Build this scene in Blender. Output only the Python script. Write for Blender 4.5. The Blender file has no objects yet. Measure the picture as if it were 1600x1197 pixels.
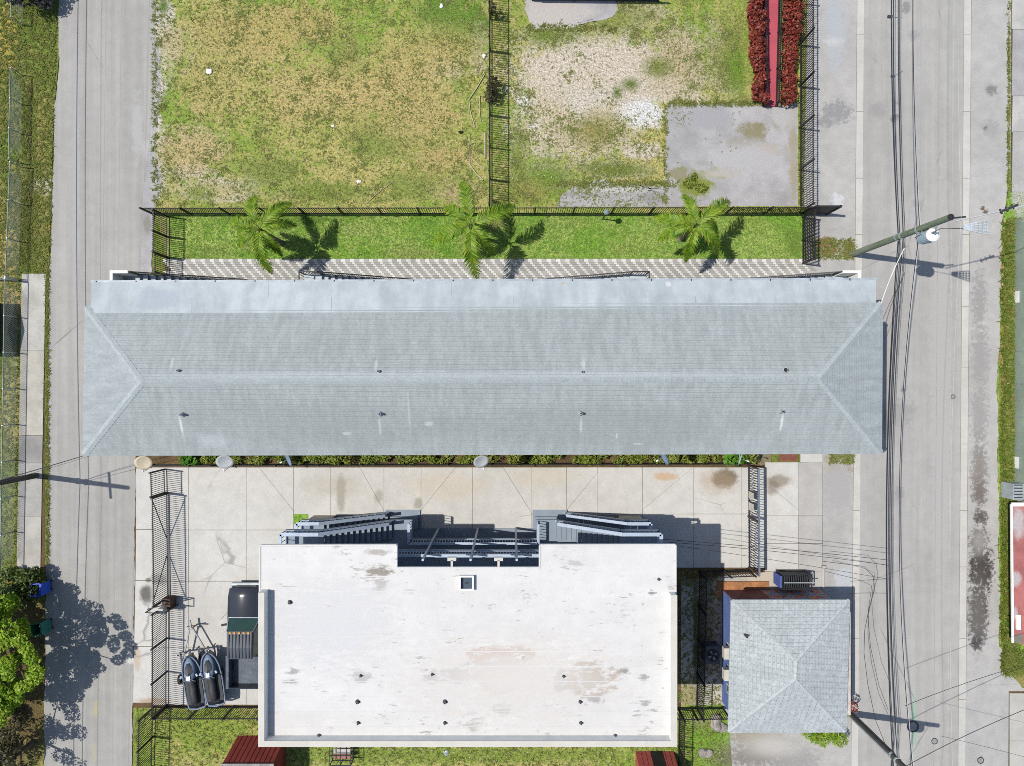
import bpy, bmesh, math, random
import numpy as np
from mathutils import Vector, Matrix

random.seed(7); rng = np.random.default_rng(7)
scene = bpy.context.scene
COL = scene.collection

# ------------------------------------------------------------------ camera
# survey of the place: a drone 40 m up looking straight down; 1 ground unit = S metres
H = 40.0
S = H / 1110.0
cam_d = bpy.data.cameras.new('camera'); cam = bpy.data.objects.new('camera', cam_d); COL.objects.link(cam)
cam.location = (0, 0, H); cam.rotation_euler = (0, 0, 0)
cam_d.sensor_width = 36.0; cam_d.lens = 36.0 * 1110.0 / 1600.0
cam_d.clip_end = 600; cam_d.clip_start = 0.5
scene.camera = cam
scene.render.resolution_x = 1024; scene.render.resolution_y = 766

# ------------------------------------------------------------------ light
SUN_EL = math.radians(60.5)
sdx, sdy = 0.9911, -0.133                    # horizontal direction the light travels (shadows fall this way)
w = bpy.data.worlds.new('World'); scene.world = w; w.use_nodes = True
nt = w.node_tree; bg = nt.nodes['Background']
sky = nt.nodes.new('ShaderNodeTexSky'); sky.sky_type = 'NISHITA'; sky.sun_disc = False
sky.sun_elevation = SUN_EL; sky.sun_rotation = math.atan2(-sdx, -sdy)
nt.links.new(sky.outputs[0], bg.inputs[0]); bg.inputs[1].default_value = 0.11
sd = bpy.data.lights.new('sun', 'SUN'); sd.energy = 4.0; sd.angle = math.radians(0.5); sd.color = (1.0, 0.955, 0.88)
sun = bpy.data.objects.new('sun', sd); COL.objects.link(sun); sun.location = (-20, 5, 60)
ldir = Vector((sdx * math.cos(SUN_EL), sdy * math.cos(SUN_EL), -math.sin(SUN_EL)))
sun.rotation_euler = ldir.to_track_quat('-Z', 'Y').to_euler()
vs = scene.view_settings
vs.view_transform = 'Standard'; vs.look = 'None'; vs.gamma = 1.0; vs.exposure = 0.50; vs.use_curve_mapping = False
cy = scene.cycles
cy.max_bounces = 5; cy.diffuse_bounces = 2; cy.glossy_bounces = 2; cy.transmission_bounces = 3; cy.transparent_max_bounces = 6
cy.use_denoising = False; cy.filter_width = 0.9; cy.caustics_reflective = False; cy.caustics_refractive = False

# ------------------------------------------------------------------ units
def P(px, py, z=0.0):
    """surveyed point: ray through (px, py) met at height z"""
    k = (1 - z / H) * S
    return ((px - 800) * k, (598.5 - py) * k, z)
def g(px, py, z=0.0):
    """plan position (ground units) raised to height z"""
    return ((px - 800) * S, (598.5 - py) * S, z)
def lin(c):
    c /= 255.0
    return c / 12.92 if c <= 0.04045 else ((c + 0.055) / 1.055) ** 2.4
E = 2.0
def A(r, gg, b, k=1.0):
    return tuple(min(0.85, lin(v) / E * k) for v in (r, gg, b))

# ------------------------------------------------------------------ materials
MATS = {}
def _new(name):
    m = bpy.data.materials.new(name); m.use_nodes = True
    t = m.node_tree; b = t.nodes['Principled BSDF']
    return m, t, b
def nd(t, typ, **kw):
    n = t.nodes.new(typ)
    for k, v in kw.items(): setattr(n, k, v)
    return n
def mathn(t, op, a, b=None, clamp=False):
    n = nd(t, 'ShaderNodeMath', operation=op); n.use_clamp = clamp
    for i, x in enumerate((a, b)):
        if x is None: continue
        if isinstance(x, (int, float)): n.inputs[i].default_value = x
        else: t.links.new(x, n.inputs[i])
    return n.outputs[0]
def mixc(t, fac, a, b, blend='MIX'):
    n = nd(t, 'ShaderNodeMix', data_type='RGBA', blend_type=blend)
    for i, x in ((0, fac), (6, a), (7, b)):
        if isinstance(x, (int, float)): n.inputs[i].default_value = x
        elif isinstance(x, tuple): n.inputs[i].default_value = (*x[:3], 1)
        else: t.links.new(x, n.inputs[i])
    return n.outputs[2]
def noise(t, vec, scale, detail=4, rough=0.55, dist=0.0):
    n = nd(t, 'ShaderNodeTexNoise'); n.inputs['Scale'].default_value = scale
    n.inputs['Detail'].default_value = detail; n.inputs['Roughness'].default_value = rough
    n.inputs['Distortion'].default_value = dist
    t.links.new(vec, n.inputs['Vector']); return n.outputs[0]
def smooth(t, v, a, b, c=0.0, d=1.0):
    n = nd(t, 'ShaderNodeMapRange', interpolation_type='SMOOTHSTEP')
    n.inputs[1].default_value = a; n.inputs[2].default_value = b; n.inputs[3].default_value = c; n.inputs[4].default_value = d
    t.links.new(v, n.inputs[0]); return n.outputs[0]
def pos(t, scale=(1, 1, 1)):
    gp = nd(t, 'ShaderNodeNewGeometry')
    mp = nd(t, 'ShaderNodeMapping'); mp.inputs['Scale'].default_value = scale
    t.links.new(gp.outputs['Position'], mp.inputs['Vector']); return mp.outputs[0]
def bump(t, b, h, strength=0.3, dist=0.02):
    n = nd(t, 'ShaderNodeBump'); n.inputs['Strength'].default_value = strength; n.inputs['Distance'].default_value = dist
    t.links.new(h, n.inputs['Height']); t.links.new(n.outputs[0], b.inputs['Normal'])

def pbr(name, col, rough=0.75, var=0.18, scale=2.0, fine=0.12, fscale=30.0, bmp=0.15, metal=0.0, stretch=(1, 1, 1), spec=0.3, alpha=1.0, island=0.0):
    if name in MATS: return MATS[name]
    m, t, b = _new(name)
    v = pos(t, stretch)
    n1 = noise(t, v, scale, 5, 0.6); n2 = noise(t, v, fscale, 3, 0.6)
    f = smooth(t, n1, 0.3, 0.7)
    c = mixc(t, f, tuple(x * (1 - var) for x in col), tuple(min(.9, x * (1 + var)) for x in col))
    f2 = smooth(t, n2, 0.3, 0.7, 1 - fine, 1 + fine)
    mul = nd(t, 'ShaderNodeVectorMath', operation='SCALE'); t.links.new(c, mul.inputs[0]); t.links.new(f2, mul.inputs['Scale'])
    out = mul.outputs[0]
    if island:
        gp = nd(t, 'ShaderNodeNewGeometry')
        mr = smooth(t, gp.outputs['Random Per Island'], 0, 1, 1 - island, 1 + island)
        m2 = nd(t, 'ShaderNodeVectorMath', operation='SCALE'); t.links.new(out, m2.inputs[0]); t.links.new(mr, m2.inputs['Scale']); out = m2.outputs[0]
    t.links.new(out, b.inputs['Base Color'])
    b.inputs['Roughness'].default_value = rough; b.inputs['Metallic'].default_value = metal
    b.inputs['Specular IOR Level'].default_value = spec; b.inputs['Alpha'].default_value = alpha
    if bmp: bump(t, b, n2, bmp)
    MATS[name] = m; return m

def leafmat(name, c1, c2, trans=0.25, c3=None):
    if name in MATS: return MATS[name]
    m, t, b = _new(name)
    gp = nd(t, 'ShaderNodeNewGeometry')
    n1 = noise(t, gp.outputs['Position'], 0.9, 3)
    f = mathn(t, 'ADD', mathn(t, 'MULTIPLY', gp.outputs['Random Per Island'], 0.7), mathn(t, 'MULTIPLY', n1, 0.5), True)
    c = mixc(t, smooth(t, f, 0.15, 0.9), c1, c2)
    if c3: c = mixc(t, smooth(t, gp.outputs['Random Per Island'], 0.86, 0.95), c, c3)
    t.links.new(c, b.inputs['Base Color']); b.inputs['Roughness'].default_value = 0.5; b.inputs['Specular IOR Level'].default_value = 0.3
    tr = nd(t, 'ShaderNodeBsdfTranslucent'); t.links.new(c, tr.inputs[0])
    mx = nd(t, 'ShaderNodeMixShader'); mx.inputs[0].default_value = trans
    t.links.new(b.outputs[0], mx.inputs[1]); t.links.new(tr.outputs[0], mx.inputs[2])
    t.links.new(mx.outputs[0], t.nodes['Material Output'].inputs[0])
    MATS[name] = m; return m

def sheetmat(name, kind, col, **k):
    """ground / roof surfaces: base colour with grain + hand-placed stains and shade marks carried by the 'paint' attribute"""
    if name in MATS: return MATS[name]
    m, t, b = _new(name)
    v = pos(t)
    big = noise(t, v, k.get('big', 0.25), 4, 0.55); mid = noise(t, v, k.get('mid', 1.6), 5, 0.6); fin = noise(t, v, k.get('fin', 14.0), 4, 0.65)
    if kind == 'grass':
        dry, grn, soil, dark = k['dry'], k['grn'], k['soil'], k['dark']
        f = mathn(t, 'ADD', mathn(t, 'MULTIPLY', big, 0.75), mathn(t, 'MULTIPLY', mid, 0.55))
        f = mathn(t, 'ADD', f, mathn(t, 'MULTIPLY', fin, 0.45))
        c = mixc(t, smooth(t, f, 0.80, 0.96), dry, grn)
        c = mixc(t, smooth(t, noise(t, v, 1.15, 5, 0.68), 0.54, 0.63, 0, 0.75), c, tuple(x * .82 for x in grn))
        c = mixc(t, smooth(t, noise(t, v, 0.8, 5, 0.7), 0.55, 0.64, 0, 0.6), c, tuple(min(.8, x * 1.16) for x in dry))
        c = mixc(t, smooth(t, noise(t, v, k.get('soils', 3.3), 6, 0.72), k.get('soil0', 0.56), k.get('soil0', 0.56) + 0.12, 0, 0.85), c, soil)
        darkf = smooth(t, noise(t, v, 5.5, 5, 0.7), 0.56, 0.65, 0, 0.75); c = mixc(t, darkf, c, dark)
        if k.get('speck'):
            c = mixc(t, smooth(t, noise(t, v, 11.0, 4, 0.7), 0.63, 0.70, 0, 0.9), c, k['speck'])
        f9 = noise(t, v, 7.0, 3, 0.6); g1 = mathn(t, 'MULTIPLY', smooth(t, fin, 0.25, 0.75, 0.62, 1.36), smooth(t, f9, 0.3, 0.7, 0.78, 1.2))
    else:
        va = k.get('var', 0.12)
        c = mixc(t, smooth(t, big, 0.3, 0.7), tuple(x * (1 - va) for x in col), tuple(min(.88, x * (1 + va)) for x in col))
        vm = k.get('vmid', 0.08)
        gm = smooth(t, mid, 0.3, 0.7, 1 - vm, 1 + vm)
        s1 = nd(t, 'ShaderNodeVectorMath', operation='SCALE'); t.links.new(c, s1.inputs[0]); t.links.new(gm, s1.inputs['Scale']); c = s1.outputs[0]
        if k.get('streak'):
            vv = pos(t, k['streak'])
            sn = noise(t, vv, k.get('sscale', 1.0), 4, 0.6)
            c2 = nd(t, 'ShaderNodeVectorMath', operation='SCALE'); t.links.new(c, c2.inputs[0])
            t.links.new(smooth(t, sn, 0.3, 0.7, 1 - k.get('samt', .08), 1 + k.get('samt', .08)), c2.inputs['Scale']); c = c2.outputs[0]
        if k.get('crack'):
            vo = nd(t, 'ShaderNodeTexVoronoi', feature='DISTANCE_TO_EDGE'); vo.inputs['Scale'].default_value = k['crack']
            wp = mixc(t, 0.12, v, nd_col(t, v))
            t.links.new(wp, vo.inputs['Vector'])
            cm = mathn(t, 'MULTIPLY', smooth(t, vo.outputs['Distance'], 0.0, 0.006, 1, 0), smooth(t, big, 0.5, 0.62))
            c = mixc(t, mathn(t, 'MULTIPLY', cm, 0.7), c, tuple(x * .45 for x in col))
        if k.get('scuff'):
            vv = pos(t, k['scuff'])
            sn = noise(t, vv, 1.0, 6, 0.75)
            gate = smooth(t, noise(t, v, 0.9, 4, 0.65), 0.52, 0.64)
            c = mixc(t, mathn(t, 'MULTIPLY', mathn(t, 'MULTIPLY', smooth(t, sn, 0.55, 0.61), gate), 0.8), c, tuple(x * .45 for x in col))
        if k.get('dots'):
            dn = noise(t, v, k.get('dscale', 6.0), 2, 0.5)
            c = mixc(t, smooth(t, dn, 0.73, 0.77, 0, k['dots']), c, tuple(x * .4 for x in col))
        fa = k.get('fine', 0.10)
        g1 = smooth(t, fin, 0.25, 0.75, 1 - fa, 1 + fa)
    at = nd(t, 'ShaderNodeAttribute', attribute_name='paint')
    mk = nd(t, 'ShaderNodeAttribute', attribute_name='pmask')
    pv = pos(t, k['paniso']) if k.get('paniso') else v
    pn = noise(t, pv, k.get('pscale', 1.5), 6, 0.76)
    al = mathn(t, 'ADD', mk.outputs['Fac'], mathn(t, 'MULTIPLY', mathn(t, 'SUBTRACT', pn, 0.5), k.get('pn', 2.6)))
    hard = k.get('phard', 0.3)
    fac = mathn(t, 'MULTIPLY', smooth(t, al, 0.5 - hard, 0.5 + hard), smooth(t, mk.outputs['Fac'], 0.02, 0.3))
    c = mixc(t, fac, c, at.outputs['Color'])
    if kind == 'grass':
        c = mixc(t, mathn(t, 'MULTIPLY', smooth(t, noise(t, v, 4.2, 5, 0.75), 0.55, 0.62), mathn(t, 'MULTIPLY', fac, 0.55)), c, k['dark'])
    for (lx, lk, lw, ls) in k.get('lines', ()):
        sp_ = nd(t, 'ShaderNodeSeparateXYZ'); t.links.new(v, sp_.inputs[0])
        dx_ = mathn(t, 'ABSOLUTE', mathn(t, 'ADD', mathn(t, 'SUBTRACT', sp_.outputs[0], (lx - 800 + lk * 598.5) * S), mathn(t, 'MULTIPLY', sp_.outputs[1], lk)))
        m_ = mathn(t, 'MULTIPLY', smooth(t, dx_, lw * S * .6, lw * S * 1.4, abs(ls), 0.0), smooth(t, mid, 0.36, 0.56, 0.25, 1.0))
        c = mixc(t, m_, c, tuple(x * (.35 if ls > 0 else 1.5) for x in col))
    for (px, py, rx, ry, sc, st) in k.get('nspots', ()):
        kz = S * (1 - k.get('nz', 0) / H)
        sub = nd(t, 'ShaderNodeVectorMath', operation='SUBTRACT'); t.links.new(v, sub.inputs[0]); sub.inputs[1].default_value = ((px - 800) * kz, (598.5 - py) * kz, 0)
        mu = nd(t, 'ShaderNodeVectorMath', operation='MULTIPLY'); t.links.new(sub.outputs[0], mu.inputs[0]); mu.inputs[1].default_value = (1 / (rx * kz), 1 / (ry * kz), 0)
        le = nd(t, 'ShaderNodeVectorMath', operation='LENGTH'); t.links.new(mu.outputs[0], le.inputs[0])
        dd = mathn(t, 'ADD', le.outputs['Value'], mathn(t, 'MULTIPLY', mathn(t, 'SUBTRACT', pn, 0.5), k.get('nsn', 2.2)))
        c = mixc(t, smooth(t, dd, 0.45, 1.15, st, 0.0), c, sc)
    s2 = nd(t, 'ShaderNodeVectorMath', operation='SCALE'); t.links.new(c, s2.inputs[0]); t.links.new(g1, s2.inputs['Scale'])
    t.links.new(s2.outputs[0], b.inputs['Base Color'])
    b.inputs['Roughness'].default_value = k.get('rough', 0.9); b.inputs['Specular IOR Level'].default_value = 0.2
    bump(t, b, fin, k.get('bmp', 0.3), k.get('bd', 0.03))
    MATS[name] = m; return m
def nd_col(t, v):
    n = nd(t, 'ShaderNodeTexNoise'); n.inputs['Scale'].default_value = 1.5; n.inputs['Detail'].default_value = 4
    t.links.new(v, n.inputs['Vector']); return n.outputs[1]

# ------------------------------------------------------------------ mesh helpers
ORG = {}
def org(o): return ORG.get(o.name, (0, 0, 0)) if o is not None else (0, 0, 0)
def thing(name, label, cat, loc=(0, 0, 0), group=None):
    o = bpy.data.objects.new(name, None); COL.objects.link(o); o.location = loc
    o.empty_display_size = 0.2
    o['label'] = label; o['category'] = cat
    if group: o['group'] = group
    ORG[o.name] = tuple(loc); return o
def tag(o, label, cat, group=None):
    o['label'] = label; o['category'] = cat
    if group: o['group'] = group
    return o
class MB:
    def __init__(s): s.v = []; s.f = []
    def poly(s, pts):
        i = len(s.v); s.v += [tuple(p) for p in pts]; s.f.append(tuple(range(i, i + len(pts)))); return s
    def hexa(s, b, t):
        """b, t: 4 bottom, 4 top corner points (ccw from above)"""
        i = len(s.v); s.v += [tuple(p) for p in b] + [tuple(p) for p in t]
        for q in ((3, 2, 1, 0), (4, 5, 6, 7), (0, 1, 5, 4), (1, 2, 6, 5), (2, 3, 7, 6), (3, 0, 4, 7)): s.f.append(tuple(i + j for j in q))
        return s
    def box(s, x0, x1, y0, y1, z0, z1):
        if x0 > x1: x0, x1 = x1, x0
        if y0 > y1: y0, y1 = y1, y0
        return s.hexa([(x0, y0, z0), (x1, y0, z0), (x1, y1, z0), (x0, y1, z0)], [(x0, y0, z1), (x1, y0, z1), (x1, y1, z1), (x0, y1, z1)])
    def prism(s, pts, z0, z1):
        n = len(pts); i = len(s.v)
        ar = sum(pts[k][0] * pts[(k + 1) % n][1] - pts[(k + 1) % n][0] * pts[k][1] for k in range(n))
        if ar < 0: pts = pts[::-1]
        s.v += [(p[0], p[1], z0) for p in pts] + [(p[0], p[1], z1) for p in pts]
        s.f.append(tuple(i + k for k in range(n))[::-1]); s.f.append(tuple(i + n + k for k in range(n)))
        for k in range(n): s.f.append((i + k, i + (k + 1) % n, i + n + (k + 1) % n, i + n + k))
        return s
    def beam(s, p, q, w, h=None):
        h = h or w; p = Vector(p); q = Vector(q); d = (q - p).normalized()
        up = Vector((0, 0, 1)) if abs(d.z) < 0.95 else Vector((0, 1, 0))
        a = d.cross(up).normalized() * (w / 2); b = a.cross(d).normalized() * (h / 2)
        return s.hexa([p - a - b, p + a - b, p + a + b, p - a + b][::1], [q - a - b, q + a - b, q + a + b, q - a + b])
    def tube(s, pts, r, n=6):
        pts = [Vector(p) for p in pts]; m = len(pts)
        rs = r if isinstance(r, (list, tuple)) else [r] * m
        i = len(s.v)
        for k, p in enumerate(pts):
            d = (pts[min(k + 1, m - 1)] - pts[max(k - 1, 0)]).normalized()
            up = Vector((0, 0, 1)) if abs(d.z) < 0.9 else Vector((1, 0, 0))
            a = d.cross(up).normalized(); b = d.cross(a).normalized()
            for j in range(n):
                an = 2 * math.pi * j / n
                s.v.append(tuple(p + (a * math.cos(an) + b * math.sin(an)) * rs[k]))
        for k in range(m - 1):
            for j in range(n):
                s.f.append((i + k * n + j, i + k * n + (j + 1) % n, i + (k + 1) * n + (j + 1) % n, i + (k + 1) * n + j))
        s.f.append(tuple(i + j for j in range(n))); s.f.append(tuple(i + (m - 1) * n + j for j in range(n))[::-1])
        return s
    def cyl(s, c, r, z0, z1, n=16, r2=None):
        return s.tube([(c[0], c[1], z0), (c[0], c[1], z1)], [r, r2 if r2 is not None else r], n)
    def loft(s, secs, cap=True):
        n = len(secs[0]); i = len(s.v)
        for sec in secs: s.v += [tuple(p) for p in sec]
        for k in range(len(secs) - 1):
            for j in range(n):
                s.f.append((i + k * n + j, i + k * n + (j + 1) % n, i + (k + 1) * n + (j + 1) % n, i + (k + 1) * n + j))
        if cap:
            s.f.append(tuple(i + j for j in range(n))[::-1]); s.f.append(tuple(i + (len(secs) - 1) * n + j for j in range(n)))
        return s
    def build(s, name, mat, parent=None, smooth_=False, bevel=0.0, fixn=False, loc=None):
        me = bpy.data.meshes.new(name)
        o0 = org(parent)
        me.from_pydata([(a - o0[0], b - o0[1], c - o0[2]) for a, b, c in s.v], [], s.f)
        if fixn:
            bm = bmesh.new(); bm.from_mesh(me); bmesh.ops.recalc_face_normals(bm, faces=bm.faces); bm.to_mesh(me); bm.free()
        if mat: me.materials.append(mat)
        if smooth_: me.polygons.foreach_set('use_smooth', [True] * len(me.polygons))
        o = bpy.data.objects.new(name, me); COL.objects.link(o)
        if parent is not None: o.parent = parent; ORG[o.name] = o0
        if bevel:
            b = o.modifiers.new('bevel', 'BEVEL'); b.width = bevel; b.segments = 2; b.limit_method = 'ANGLE'
        return o
def inst(src, name, parent, loc, rot=(0, 0, 0), scale=None):
    """another object on the same mesh; loc in world"""
    o = bpy.data.objects.new(name, src.data if not isinstance(src, bpy.types.Mesh) else src); COL.objects.link(o)
    o0 = org(parent); o.parent = parent
    o.location = (loc[0] - o0[0], loc[1] - o0[1], loc[2] - o0[2]); o.rotation_euler = rot
    if scale: o.scale = scale
    ORG[o.name] = o0
    return o
def copy_tree(o, parent=None):
    c = o.copy(); COL.objects.link(c); c.parent = parent
    for ch in list(o.children): copy_tree(ch, c)
    return c
def struct(o): o['kind'] = 'structure'; return o

def lerp(a, b, t): return tuple(a[i] + (b[i] - a[i]) * t for i in range(len(a)))
def pw(tab, y):
    if isinstance(tab, (int, float)): return float(tab)
    return float(np.interp(y, [p[0] for p in tab], [p[1] for p in tab]))

def paint_attr(me, X, Y, base, spots):
    """X, Y in ground units; spots: (px, py, rx, ry, colour, strength[, soft])"""
    n = len(X); col = np.tile(np.array(base[:3], float), (n, 1)); al = np.zeros(n)
    for sp in spots:
        px, py, rx, ry, c, st = sp[:6]; soft = sp[6] if len(sp) > 6 else 1.0
        d = np.sqrt(((X - px) / rx) ** 2 + ((Y - py) / ry) ** 2)
        soft *= 1.6; wgt = np.clip((1 + soft / 2 - d) / soft, 0, 1); wgt = wgt * wgt * (3 - 2 * wgt)
        cc = np.array(base[:3]) * (1 - st) + np.array(c[:3]) * st
        m = wgt > 0
        k = np.where(al > 0, wgt, (wgt > 0).astype(float))
        col = col * (1 - k[:, None]) + cc[None] * k[:, None]
        al = np.maximum(al, wgt)
    mk = me.attributes.new('pmask', 'FLOAT', 'POINT'); mk.data.foreach_set('value', al.astype(np.float32))
    a = me.attributes.new('paint', 'FLOAT_COLOR', 'POINT')
    a.data.foreach_set('color', np.concatenate([col, al[:, None]], 1).astype(np.float32).ravel())

def wob(y, seed, amp):
    return amp * (math.sin(y * .13 + seed) * .45 + math.sin(y * .047 + seed * 2.1) * .6 + math.sin(y * .41 + seed * 5.3) * .3 + math.sin(y * 1.03 + seed * 1.7) * .2)

def sheet(name, y0, y1, left, right, z, mat, base=(.3, .3, .3), spots=(), dx=5.0, dy=5.0, jl=0.0, jr=0.0, jt=0.0, jb=0.0, parent=None, kind='structure', imgz=None):
    """a strip running down the picture; left / right edges are piecewise lines [(y, x)...] in ground units"""
    ny = max(1, int(round((y1 - y0) / dy))); wmax = max(pw(right, y) - pw(left, y) for y in np.linspace(y0, y1, 9))
    nx = max(1, int(round(wmax / dx)))
    Y = np.zeros((ny + 1, nx + 1)); X = np.zeros((ny + 1, nx + 1))
    sd = (y0 * 1.3 + pw(left, y0) * .7) % 17
    for j in range(ny + 1):
        y = y0 + (y1 - y0) * j / ny
        l = pw(left, y) + (wob(y, sd, jl) if jl else 0); r = pw(right, y) + (wob(y, sd + 3, jr) if jr else 0)
        X[j] = np.linspace(l, r, nx + 1); Y[j] = y
        if jt and j < 6: Y[j] += np.array([wob(x, sd + 5, jt) for x in X[j]]) * (1 - j / 6)
        if jb and j > ny - 6: Y[j] += np.array([wob(x, sd + 7, jb) for x in X[j]]) * (1 - (ny - j) / 6)
    X = X.ravel(); Y = Y.ravel()
    k = S if imgz is None else S * (1 - imgz / H)
    V = np.stack([(X - 800) * k, (598.5 - Y) * k, np.full_like(X, z)], 1)
    I = np.arange((ny + 1) * (nx + 1)).reshape(ny + 1, nx + 1)
    F = np.stack([I[1:, :-1], I[1:, 1:], I[:-1, 1:], I[:-1, :-1]], -1).reshape(-1, 4)
    me = bpy.data.meshes.new(name); o0 = org(parent)
    V = V - np.array(o0)
    me.vertices.add(len(V)); me.vertices.foreach_set('co', V.astype(np.float32).ravel())
    me.loops.add(F.size); me.loops.foreach_set('vertex_index', F.ravel().astype(np.int32))
    me.polygons.add(len(F)); me.polygons.foreach_set('loop_start', np.arange(0, F.size, 4, dtype=np.int32)); me.polygons.foreach_set('loop_total', np.full(len(F), 4, np.int32))
    me.update(calc_edges=True); me.validate()
    paint_attr(me, X, Y, base, spots)
    me.materials.append(mat)
    o = bpy.data.objects.new(name, me); COL.objects.link(o)
    if parent is not None: o.parent = parent; ORG[o.name] = o0
    elif kind: o['kind'] = kind
    return o

# leaf clouds ---------------------------------------------------------
def leaves(name, mat, clumps, size, parent=None, up=0.5, asp=0.5, smoothz=1.0):
    """clumps: (x, y, z, rx, ry, rz, n): n leaf quads spread near the surface and through the volume"""
    o0 = np.array(org(parent)); allv = []
    for (cx, cy, cz, rx, ry, rz, n) in clumps:
        d = rng.normal(size=(n, 3)); d /= np.linalg.norm(d, axis=1)[:, None]
        r = rng.uniform(0.45, 1.0, n) ** 0.6
        c = np.array([cx, cy, cz]) + d * r[:, None] * np.array([rx, ry, rz])
        nrm = d * (1 - up) + np.array([0, 0, 1]) * up + rng.normal(size=(n, 3)) * 0.45
        nrm /= np.linalg.norm(nrm, axis=1)[:, None]
        a = np.cross(nrm, rng.normal(size=(n, 3))); a /= np.linalg.norm(a, axis=1)[:, None]
        b = np.cross(nrm, a)
        sz = size * rng.uniform(0.6, 1.3, n)[:, None]
        q = np.stack([c - a * sz, c + b * sz * asp + nrm * sz * .15, c + a * sz, c - b * sz * asp + nrm * sz * .15], 1)
        allv.append(q.reshape(-1, 3))
    V = np.concatenate(allv) - o0
    nq = len(V) // 4
    me = bpy.data.meshes.new(name)
    me.vertices.add(len(V)); me.vertices.foreach_set('co', V.astype(np.float32).ravel())
    me.loops.add(len(V)); me.loops.foreach_set('vertex_index', np.arange(len(V), dtype=np.int32))
    me.polygons.add(nq); me.polygons.foreach_set('loop_start', np.arange(0, len(V), 4, dtype=np.int32)); me.polygons.foreach_set('loop_total', np.full(nq, 4, np.int32))
    me.update(calc_edges=True); me.materials.append(mat)
    o = bpy.data.objects.new(name, me); COL.objects.link(o)
    if parent is not None: o.parent = parent; ORG[o.name] = tuple(o0)
    return o

def tufts(name, mat, pts, h, w, label, cat, nb=4, lean=1.7):
    """pts (n,2) world; each tuft nb blades"""
    n = len(pts); c = np.repeat(pts, nb, 0); m = len(c)
    an = rng.uniform(0, 2 * math.pi, m); hh = h * rng.uniform(.5, 1.3, m); ww = w * rng.uniform(.6, 1.3, m)
    base = np.concatenate([c + rng.normal(size=(m, 2)) * w * 1.2, np.full((m, 1), 0.0)], 1)
    d = np.stack([np.cos(an), np.sin(an), np.zeros(m)], 1); pr = np.stack([-np.sin(an), np.cos(an), np.zeros(m)], 1)
    le = lean * rng.uniform(.4, 1.3, m)
    tip = base + d * (hh * le)[:, None] + np.array([0, 0, 1]) * hh[:, None]
    V = np.stack([base - pr * ww[:, None], base + pr * ww[:, None], tip], 1).reshape(-1, 3)
    V[:, 2] += 0.005
    me = bpy.data.meshes.new(name)
    me.vertices.add(len(V)); me.vertices.foreach_set('co', V.astype(np.float32).ravel())
    me.loops.add(len(V)); me.loops.foreach_set('vertex_index', np.arange(len(V), dtype=np.int32))
    me.polygons.add(m); me.polygons.foreach_set('loop_start', np.arange(0, len(V), 3, dtype=np.int32)); me.polygons.foreach_set('loop_total', np.full(m, 3, np.int32))
    me.update(calc_edges=True); me.materials.append(mat)
    o = bpy.data.objects.new(name, me); COL.objects.link(o)
    o['kind'] = 'stuff'; tag(o, label, cat); return o
def spread(n, x0, x1, y0, y1, reject=None):
    out = []
    while len(out) < n:
        x = random.uniform(x0, x1); y = random.uniform(y0, y1)
        if reject and reject(x, y): continue
        out.append(((x - 800) * S, (598.5 - y) * S))
    return np.array(out)

# ------------------------------------------------------------------ shared materials
M_black = pbr('black_iron', (.018, .018, .02), .55, .2, 3, .1, 40, .05)
M_dark = pbr('dark_metal', (.035, .037, .042), .45, .2, 2, .1, 30, .05)
M_galv = pbr('galvanised_steel', (.30, .34, .35), .45, .12, 3, .1, 30, .05, metal=.3)
M_rail = pbr('pale_blue_paint', A(200, 216, 236), .5, .08, 3, .05, 30, .03)
M_white = pbr('white_paint', (.62, .62, .60), .6, .06, 2, .05, 20, .05)
M_cable = pbr('cable_black', (.02, .02, .022), .6, .1, 3, .05, 30, 0)
M_cableg = pbr('cable_grey', (.35, .36, .37), .5, .1, 3, .05, 30, 0)
M_rust = pbr('rusty_iron', (.075, .045, .033), .8, .4, 4, .3, 25, .2)

# =================================================================== SETTING
c_dry, c_grn, c_soil, c_drk = A(196, 186, 114), A(144, 172, 68), A(214, 198, 158), A(92, 116, 44)
c_bare = A(226, 220, 210)
M_lot = sheetmat('dry_lot_grass', 'grass', c_dry, dry=c_dry, grn=c_grn, soil=c_soil, dark=c_drk, speck=A(230, 224, 208), bmp=.5, bd=.05, big=.12)
M_verge = sheetmat('verge_grass', 'grass', c_dry, dry=A(160, 152, 88), grn=A(116, 140, 52), soil=A(170, 150, 108), dark=A(78, 92, 36), bmp=.5, bd=.05, big=.16, soil0=.6)
M_lawn = sheetmat('lawn_grass', 'grass', c_grn, dry=A(170, 190, 98), grn=A(132, 176, 60), soil=A(164, 178, 110), dark=A(86, 138, 44), bmp=.5, bd=.05, big=.3, soil0=.63)
c_asp = A(193, 191, 186); c_asp2 = A(200, 198, 194); c_con = A(228, 226, 220); c_gut = A(222, 219, 212)
M_street = sheetmat('street_asphalt', 'flat', c_asp, pscale=3.0, lines=[(1468, -.008, .7, .22), (1490, -.008, .5, -.3), (1440, -.008, .5, .12), (1378, -.008, .5, .1)], var=.05, vmid=.045, streak=(2.2, .05, 1), samt=.06, fine=.09, dots=.35, fin=22, crack=.12)
M_alley = sheetmat('alley_asphalt', 'flat', A(189, 187, 182), lines=[(166, -.012, .6, .25), (190, -.012, .6, .2), (148, -.012, .5, .12), (234, -.028, 1.0, .25)], var=.05, vmid=.045, streak=(2.6, .04, 1), samt=.07, fine=.08, dots=.25, fin=22, crack=.10)
M_shoulder = sheetmat('shoulder_asphalt', 'flat', c_asp2, pscale=4.0, pn=3.8, var=.07, vmid=.07, fine=.13, dots=.45, fin=18, dscale=4.5)
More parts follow.
